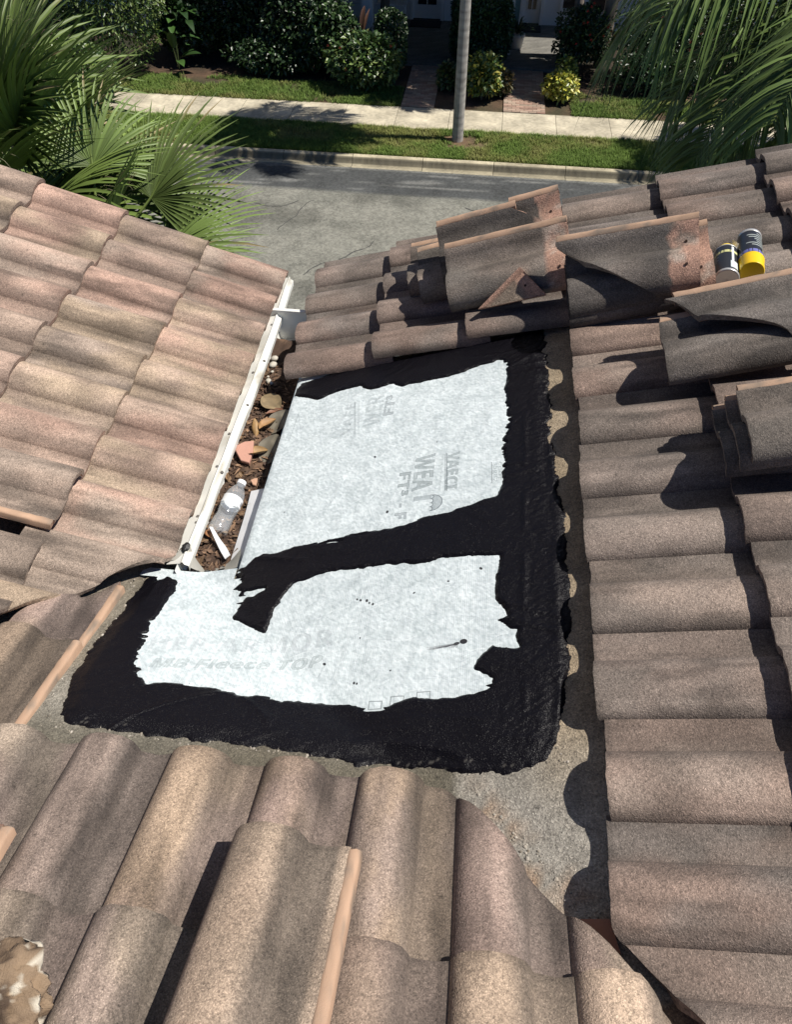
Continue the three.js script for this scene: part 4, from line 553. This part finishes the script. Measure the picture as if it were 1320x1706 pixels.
bigLeaves('broad_leaf_plant', 'tall plant with very large paddle leaves right of the sunlit shrub', 'plant', -8.05, 21.4, 22, 1.6, .75, .15, [[.05, .11, .025], [.07, .14, .03], [.03, .07, .02]], 51, 1.2);
bigLeaves('broad_leaf_plant', 'lower plant with hanging paddle leaves near the sidewalk by the sunlit shrub', 'plant', -8.0, 20.5, 9, .8, .6, .12, [[.05, .11, .025], [.04, .09, .025]], 52, 1.5);
bigLeaves('cordyline', 'bronze green cordyline with long upright strap leaves above the glossy shrub', 'plant', -3.3, 21.1, 30, .75, .85, .06, [[.10, .11, .035], [.14, .13, .05], [.06, .07, .03], [.11, .06, .04]], 53, .75);

// palms
function fanLeaf(m, p, dir, up, R, half, nb, c, droop, sd) {
  const r = rng(sd), side = new THREE.Vector3().crossVectors(dir, up).normalize(), n = new THREE.Vector3().crossVectors(side, dir).normalize();
  for (let k = 0; k < nb; k++) {
    const a = (k / (nb - 1) * 2 - 1) * half + (r() - .5) * .03, d = dir.clone().multiplyScalar(Math.cos(a)).addScaledVector(side, Math.sin(a)), l = R * (.72 + .28 * Math.cos(a * .7)) * (.9 + .2 * r()), s = new THREE.Vector3().crossVectors(d, n).normalize(), cc = mul3(c, .72 + .55 * r()), tip = r() < .12, dr = droop * (.5 + .9 * r()), tw = (r() - .5) * .5; let prev = null;
    const wmax = R * half * .40 * 2 / nb * .7;
    for (let q = 0; q <= 6; q++) { const t = q / 6, pt = p.clone().addScaledVector(d, l * t).addScaledVector(n, .10 * R * Math.sin(t * 2.2) * (1 - .4 * Math.abs(a))); pt.y -= dr * l * Math.pow(t, 2.6); const w = q === 6 ? .0008 : wmax * Math.min(1, t * 2.5 + .06) * Math.pow(1 - t * .97, .55), sn = s.clone().multiplyScalar(Math.cos(tw * t)).addScaledVector(n, Math.sin(tw * t)), c2 = tip && q > 4 ? [.3, .24, .12] : mul3(cc, .8 + .35 * t), A = m.vv(pt.clone().addScaledVector(sn, w).addScaledVector(n, w * .6), c2), O = m.vv(pt, mul3(c2, .8)), D = m.vv(pt.clone().addScaledVector(sn, -w).addScaledVector(n, w * .6), c2); if (prev) { m.q(prev[0], prev[1], O, A); m.q(prev[1], prev[2], D, O); } prev = [A, O, D]; }
    if (r() < .35) { let q0 = p.clone().addScaledVector(d, l * .55); const th = new THREE.Vector3().addScaledVector(s, (r() - .5)).addScaledVector(d, .6).normalize(); leaf(m, q0, th, n, .12 + .16 * r(), .0012, [.35, .32, .2], .9 * r(), 3); }
  }
}
function fanPalm(name, label, x, w, heartY, leaves, R, sd, trunkR) {  // leaves: [azimuth, elevation] of each; heartY above the street
  const t = G(), r = rng(sd), heart = new THREE.Vector3(0, heartY, 0);
  part(t, 'trunk', tubeGeo([new THREE.Vector3(0, 0, 0), new THREE.Vector3(.03, heartY * .5, .02), heart.clone().add(new THREE.Vector3(0, -.1, 0))], trunkR, trunkR * .9, [.22, .18, .14], 30, 12), plain);
  const boots = new MB(); for (let k = 0; k < 90; k++) { const a = k * 2.4, y = heartY * (.25 + .74 * k / 90), d = new THREE.Vector3(Math.cos(a), .9, Math.sin(a)).normalize(); leaf(boots, new THREE.Vector3(Math.cos(a) * trunkR * .9, y, Math.sin(a) * trunkR * .9), d, new THREE.Vector3(-Math.cos(a), .8, -Math.sin(a)).normalize(), .28, .05, mul3([.3, .25, .19], .6 + .8 * r()), 0, 2); } part(t, 'leaf_boots', boots.geo(), plain);
  leaves.forEach(([az, el, rr = 1, pl = 1, cf = 1], k) => {
    const d = new THREE.Vector3(Math.cos(az) * Math.cos(el), Math.sin(el), -Math.sin(az) * Math.cos(el)), p0 = heart.clone().addScaledVector(d, .1), p1 = heart.clone().addScaledVector(d, (.55 + .45 * r()) * R * pl); const sag = .12 * R * pl * Math.cos(el); p1.y -= sag;
    const f = part(t, 'frond', (() => { const m = new MB(), dir = d.clone(); dir.y -= .28; dir.normalize(); const up = new THREE.Vector3(0, 1, 0).addScaledVector(d, -.4).addScaledVector(randDir(r), .45).normalize(); fanLeaf(m, p1, dir, up, R * rr * (.85 + .3 * r()), 1.65, 40, mul3([.145 * cf, .21 * cf, .05], .65 + .65 * r()), .02 + .13 * r(), sd * 100 + k); return m.geo(); })(), palmMat);
    part(f, 'leaf_stalk', tubeGeo([p0, p0.clone().lerp(p1, .5).add(new THREE.Vector3(0, sag * .5, 0)), p1, p1.clone().addScaledVector(d, .15)], .016, .008, [.14, .19, .05], 6, 5), palmMat);
  });
  top(t, name, label, 'palm tree'); t.position.set(x, 0, -w); return t;
}
{ const L = [], r = rng(4); for (let k = 0; k < 30; k++) L.push([k * 2.399, .1 + 1.25 * Math.pow((k + .5) / 30, .9) - .15 * r(), .85 + .3 * r()]); fanPalm('fan_palm', 'large green fan palm with spiky leaves rising beside the far roof edge', -4.0, 5.35, EYE - 3.15, L, 1.15, 7, .17); }
{ const L = [], r = rng(6); for (let k = 0; k < 17; k++) L.push([k * 2.399 + 1, .0 + 1.15 * (k + .5) / 17 - .15 * r(), .85 + .3 * r(), 1, .9]); fanPalm('fan_palm', 'lighter green young fan palm low behind the corner of the far roof', -2.95, 5.1, EYE - 3.25, L, .88, 8, .12); }
{ const L = [], r = rng(8); for (let k = 0; k < 24; k++) L.push([k * 2.399 + 2, -.2 + 1.5 * (k + .5) / 24, 1]); fanPalm('fan_palm', 'cabbage palm with cross hatched trunk boots beside the flowering bush', 2.95, 22.4, 6.2, L, 1.0, 9, .17); }
function pinnate(m, stalk, p, az, el, len, ll, c, sd, sagK = 1) {
  const r = rng(sd), n = 66, pts = []; let q = p.clone(), e = el, ds = len / n; for (let k = 0; k <= n; k++) { pts.push(q.clone()); q = q.clone().add(new THREE.Vector3(Math.cos(az) * Math.cos(e), Math.sin(e), -Math.sin(az) * Math.cos(e)).multiplyScalar(ds)); e -= sagK * (1.6 / n) * (.35 + 1.3 * k / n); }
  stalk.push(tubeGeo(pts.filter((_, k) => k % 6 === 0), .022, .004, [.16, .19, .07], 20, 5));
  for (let k = 6; k < n; k++) { const t = k / n, tan = pts[k + 1].clone().sub(pts[k - 1]).normalize(), side = new THREE.Vector3().crossVectors(tan, new THREE.Vector3(0, 1, 0)).normalize(), up = new THREE.Vector3().crossVectors(side, tan).normalize();
    for (const s of [-1, 1]) for (let z = 0; z < 2; z++) { const l = ll * (.45 + .75 * Math.sin(Math.PI * clamp(.12 + t * .82))) * (.8 + .4 * r()), d = side.clone().multiplyScalar(s).addScaledVector(tan, .55 + .3 * r()).addScaledVector(up, (r() - .25) * .9).normalize(), cc = mul3(c, .65 + .7 * r()); let nr = up.clone().addScaledVector(randDir(r), .4); nr.addScaledVector(d, -nr.dot(d)).normalize(); leaf(m, pts[k].clone().addScaledVector(tan, ds * z * .5), d, nr, l, .0115 + .006 * r(), cc, .55 + .6 * r(), 5); } }
}
function featherPalm(name, label, x, w, heartY, fronds, len, ll, c, sd, trunk) {
  const t = G(), heart = new THREE.Vector3(trunk.lean ?? 0, heartY, trunk.leanZ ?? 0);
  part(t, 'trunk', tubeGeo([new THREE.Vector3(0, 0, 0), new THREE.Vector3(0, .25, 0), new THREE.Vector3((trunk.lean ?? 0) * .5, heartY * .5, 0), heart], trunk.r0, trunk.r1, trunk.c, 150, 16), trunk.mat ?? plain);
  fronds.forEach(([az, el, k = 1, sag = 1, l = 1], i) => { const m = new MB(), st = []; pinnate(m, st, heart, az, el, len * k, ll * l, c, sd * 50 + i, sag); const f = part(t, 'frond', m.geo(), palmMat); part(f, 'rachis', mergeGeometries(st), palmMat); });
  top(t, name, label, 'palm tree'); t.position.set(x, .08, -w); return t;
}
{ // slim palm across the road, its crown above the picture but its shadow on the grass
  const fr = []; for (let k = 0; k < 15; k++) fr.push([k * 2.399, .2 + .9 * k / 15, .9 + .2 * h3(k, 1, 1)]);
  featherPalm('slim_palm', 'slim grey ringed palm trunk standing in the grass strip', -.53, 17.18, 6.7, fr, 1.9, .5, [.05, .09, .025], 3, { r0: .125, r1: .082, c: [.36, .335, .295], lean: -.06, mat: std({ vertexColors: true, roughness: .9, bumpMap: gritSoft, bumpScale: .01 }) });
}
{ const fr = [[3.0, .62, 1.0, 1.25, 1.15], [2.75, .75, .95, 1.2, 1.1], [3.35, .5, .85, 1.25, 1.1], [3.7, .45, .9, 1.2, 1], [4.15, .35, .95, 1.15, 1], [4.75, .25, 1.05, 1.15, 1], [5.3, .4, 1, 1.1, 1], [2.2, .8, 1, 1.1, 1], [1.6, .7, 1, 1, 1], [.9, .8, 1, 1, 1], [.2, .6, 1, 1, 1], [5.9, .7, 1, 1, 1], [3.2, 1.1, .95, 1.2, 1.1], [4.4, 1.0, .9, 1.2, 1], [2.5, 1.25, .9, 1, 1], [3.9, -.1, .8, 1.0, 1], [4.5, -.25, .85, .9, 1], [5.0, -.1, .9, 1, 1], [3.5, .8, 1, 1.2, 1.1], [4.0, .7, 1, 1.2, 1.1], [4.6, .6, 1, 1.1, 1.1]];
  featherPalm('queen_palm', 'feathery green palm with drooping fronds hanging over the right roof edge', 3.75, 7.7, EYE - 2.1, fr, 3.1, .55, [.13, .2, .05], 5, { r0: .17, r1: .13, c: [.2, .16, .12] }); }
{ const fr = []; for (let k = 0; k < 13; k++) fr.push([k * 2.399, .1 + .9 * k / 13, 1]); featherPalm('slim_palm', 'slim palm further along the grass strip beyond the drooping fronds', 8.6, 17.1, 6.2, fr, 2.1, .55, [.05, .09, .025], 9, { r0: .125, r1: .095, c: [.24, .225, .2] }); }
function leaningPalm(label, x, w, lx, lz, h, sd) { const fr = []; for (let k = 0; k < 16; k++) fr.push([k * 2.399 + sd, -.1 + 1.1 * k / 16, 1]); featherPalm('garden_palm', label, x, w, h, fr, 1.7, .5, [.06, .1, .03], sd, { r0: .13, r1: .1, c: [.2, .17, .14], lean: lx, leanZ: lz }); }
leaningPalm('leaning garden palm rooted behind the red flowering hibiscus bush', 2.3, 22.7, -.5, 2.3, 6.0, 13); leaningPalm('leaning garden palm rooted behind the long dark flowering bush', 4.4, 23.0, -.2, 1.6, 5.8, 14);
// shade tree in front of the far houses
function tree(label, x, w, h, crown, sd) {
  const t = G(); part(t, 'trunk', mergeGeometries([tubeGeo([new THREE.Vector3(0, 0, 0), new THREE.Vector3(.1, h * .3, 0), new THREE.Vector3(0, h * .62, .1)], .14, .08, [.14, .11, .08], 14, 9), ...[0, 1, 2, 3, 4].map((k) => tubeGeo([new THREE.Vector3(0, h * .5, .05), new THREE.Vector3(Math.cos(k * 1.3) * crown * .4, h * .72, Math.sin(k * 1.3) * crown * .4), new THREE.Vector3(Math.cos(k * 1.3) * crown * .8, h * .95, Math.sin(k * 1.3) * crown * .8)], .06, .02, [.14, .11, .08], 8, 6))]), plain);
  const g = bushGeo({ rx: crown, ry: h * .33, rz: crown * .85, n: 9000, l: .15, b: .05, colors: gM.concat(gD), seed: sd, hollow: .35 }); g.translate(0, h * .42, 0); part(t, 'crown', g, leafMat); top(t, 'shade_tree', label, 'tree'); t.position.set(x, .1, -w); return t;
}
tree('broad leafed tree whose low branches hang over the dark shrubs', -4.8, 22.4, 4.6, 2.1, 61); tree('broad leafed tree leaning over the bronze cordyline and the porch post', -3.0, 23.2, 5.0, 1.7, 62);

// ---------------------------------------------------------------- houses across the street
{
  const t = G(), wallM = std({ color: col(.74, .77, .78), roughness: .85 }), teal = std({ color: col(.20, .34, .36), roughness: .85 }), trim = std({ color: col(.82, .82, .80), roughness: .6 }), dark = new THREE.MeshPhysicalMaterial({ color: col(.02, .022, .025), roughness: .08 });
  const WB = 25.5, bx = (n, x0, x1, y0, y1, w0, w1, m, p = t) => part(p, n, boxGeo(x0, x1, y0, y1, w0, w1), m);
  bx('wall', -16, -5.2, 0, 6.2, WB, WB + .3, wallM); bx('wall', -5.2, -2.46, 0, 6.2, WB, WB + .3, wallM); bx('wall', -1.44, -.9, 0, 6.2, WB, WB + .3, wallM); bx('wall', -.9, .78, 0, 6.2, WB, WB + .3, teal); bx('wall', 1.47, 14, 0, 6.2, WB, WB + .3, wallM); bx('wall', -2.46, -1.44, 2.2, 6.2, WB, WB + .3, wallM); bx('wall', .78, 1.47, 2.2, 6.2, WB, WB + .3, teal);
  bx('porch_roof', -3.6, 2.4, 2.75, 2.95, 21.8, WB, trim); bx('porch_roof', -12, -3.6, 2.75, 2.95, 23.4, WB, trim);
  bx('roof', -16.5, 14.5, 6.2, 6.35, 24.6, 33, std({ color: col(.3, .2, .15) })); bx('wall', -16, 14, 0, 6.2, 32.6, 32.9, wallM);
  bx('porch_floor', -3.0, 2.0, 0, .17, 21.76, WB, std({ color: col(.34, .33, .30), roughness: .9, map: conc })); bx('porch_floor', -12, -3.0, 0, .17, 23.3, WB, std({ color: col(.34, .33, .30), roughness: .9 }));
  for (const [x, w] of [[.42, 22.9], [-3.35, 22.9], [2.3, 22.9], [-5.3, 23.6], [-9.9, 23.6]]) bx('post', x - .14, x + .14, .17, 2.75, w - .14, w + .14, trim);
  bx('half_wall', -.78, .26, .17, 1.1, 23.0, 23.2, teal);
  const door = (x0, x1) => { const d = bx('door', x0, x1, .19, 2.2, WB + .06, WB + .11, trim), q = (x1 - x0) / 2 - .14, gl = part(d, 'pane', boxGeo(x0 + .14, x1 - .14, .55, 2.0, WB + .03, WB + .058), dark); const b = new MB(); b.box((x0 + x1) / 2 - .012, (x0 + x1) / 2 + .012, .55, 2.0, -(WB + .03), -(WB + .015)); for (const y of [.83, 1.12, 1.41, 1.7]) b.box(x0 + .14, x1 - .14, y - .012, y + .012, -(WB + .032), -(WB + .012)); part(d, 'glazing_bar', b.geo(), trim); part(d, 'door_handle', new THREE.SphereGeometry(.035, 10, 8).translate(x0 + .08, 1.0, -(WB + .02)), std({ color: col(.5, .5, .5), metalness: .8, roughness: .3 })); bx('door_frame', x0 - .09, x0, .17, 2.3, WB - .03, WB + .12, trim); bx('door_frame', x1, x1 + .09, .17, 2.3, WB - .03, WB + .12, trim); bx('door_mat', x0 - .05, x1 + .05, .172, .19, WB - .75, WB - .1, std({ color: col(.02, .02, .02) })); };
  door(-2.36, -1.54); door(.87, 1.38);
  const win = (x0, x1, y0, y1) => { const f = bx('window', x0, x1, y0, y1, WB - .02, WB - .002, dark); const b = new MB(); b.box(x0 - .07, x1 + .07, y0 - .09, y0, -(WB + .0), -(WB - .06)); b.box(x0 - .07, x0, y0, y1, -(WB), -(WB - .05)); b.box(x1, x1 + .07, y0, y1, -(WB), -(WB - .05)); b.box((x0 + x1) / 2 - .015, (x0 + x1) / 2 + .015, y0, y1, -(WB - .02), -(WB - .04)); b.box(x0, x1, (y0 + y1) / 2 - .015, (y0 + y1) / 2 + .015, -(WB - .021), -(WB - .041)); part(f, 'window_frame', b.geo(), trim); };
  win(2.0, 3.4, .62, 2.1); win(-4.9, -3.6, .62, 2.1); win(-7.6, -5.8, .55, 2.0); win(4.6, 6.2, .62, 2.1); win(-11.6, -9.6, .6, 2.1);
  bx('base_trim', -8.3, -5.25, .17, .36, WB - .03, WB - .003, trim);
  top(t, 'townhouse', 'pale grey and teal townhouse front with two white glazed doors in porch shade', 'house');
}
{ const t = G(), m = std({ color: col(.66, .68, .68), roughness: .5 }); part(t, 'body', boxGeo(-.38, .38, 0, .62, -.25, .25), m); part(t, 'lid', boxGeo(-.42, .42, .62, .67, -.28, .28), m); part(t, 'leg', boxGeo(-.36, -.3, -.08, 0, -.2, -.14), m); part(t, 'leg', boxGeo(.3, .36, -.08, 0, -.2, -.14), m); top(t, 'porch_cabinet', 'pale porch cabinet standing left of the first white door', 'cabinet'); t.position.set(-2.85, .25, -24.2); }
{ const t = G(), m = std({ color: col(.8, .8, .78), roughness: .45 }); part(t, 'seat', boxGeo(-.24, .24, .42, .45, -.23, .23), m); for (const [x, w] of [[-.21, -.2], [.21, -.2], [-.21, .2], [.21, .2]]) part(t, 'leg', new THREE.CylinderGeometry(.018, .022, .42, 10).translate(x, .21, -w), m); for (const x of [-.21, .21]) part(t, 'back_post', new THREE.CylinderGeometry(.018, .018, .52, 10).translate(x, .71, -.21), m); for (let k = 0; k < 5; k++) part(t, 'back_slat', boxGeo(-.16 + k * .08 - .02, -.16 + k * .08 + .02, .5, .92, .2, .22), m); part(t, 'top_rail', boxGeo(-.23, .23, .92, .98, .195, .225), m); top(t, 'white_chair', 'white garden chair standing on the porch in a patch of sun', 'chair'); t.position.set(-8.55, .18, -23.55); t.rotation.y = -1.1; }
{ const t = G(); part(t, 'pot', new THREE.LatheGeometry([[0, 0], [.16, 0], [.2, .26], [.23, .28], [.22, .34], [.18, .34], [.17, .3], [0, .3]].map((p) => new THREE.Vector2(...p)), 28), std({ color: col(.6, .58, .54), roughness: .7 })); const m = new MB(), r = rng(31); for (let k = 0; k < 60; k++) { const a = r() * 6.3, e = .25 + .8 * r(); const d = new THREE.Vector3(Math.cos(a) * Math.sin(e), Math.cos(e), Math.sin(a) * Math.sin(e)); leaf(m, new THREE.Vector3(0, .32, 0), d, new THREE.Vector3(-d.x * d.y, 1 - d.y * d.y + .01, -d.z * d.y).normalize(), .5 + .5 * r(), .018, mul3([.03, .06, .02], .7 + .6 * r()), .5, 5); } part(t, 'foliage', m.geo(), leafMat); top(t, 'potted_plant', 'pale pot with a dark arching plant left of the second white door', 'potted plant'); t.position.set(.72, .17, -23.4); }
for (const o of scene.children) finish(o);
renderer.setSize(793, 1024);
renderer.render(scene, camera);
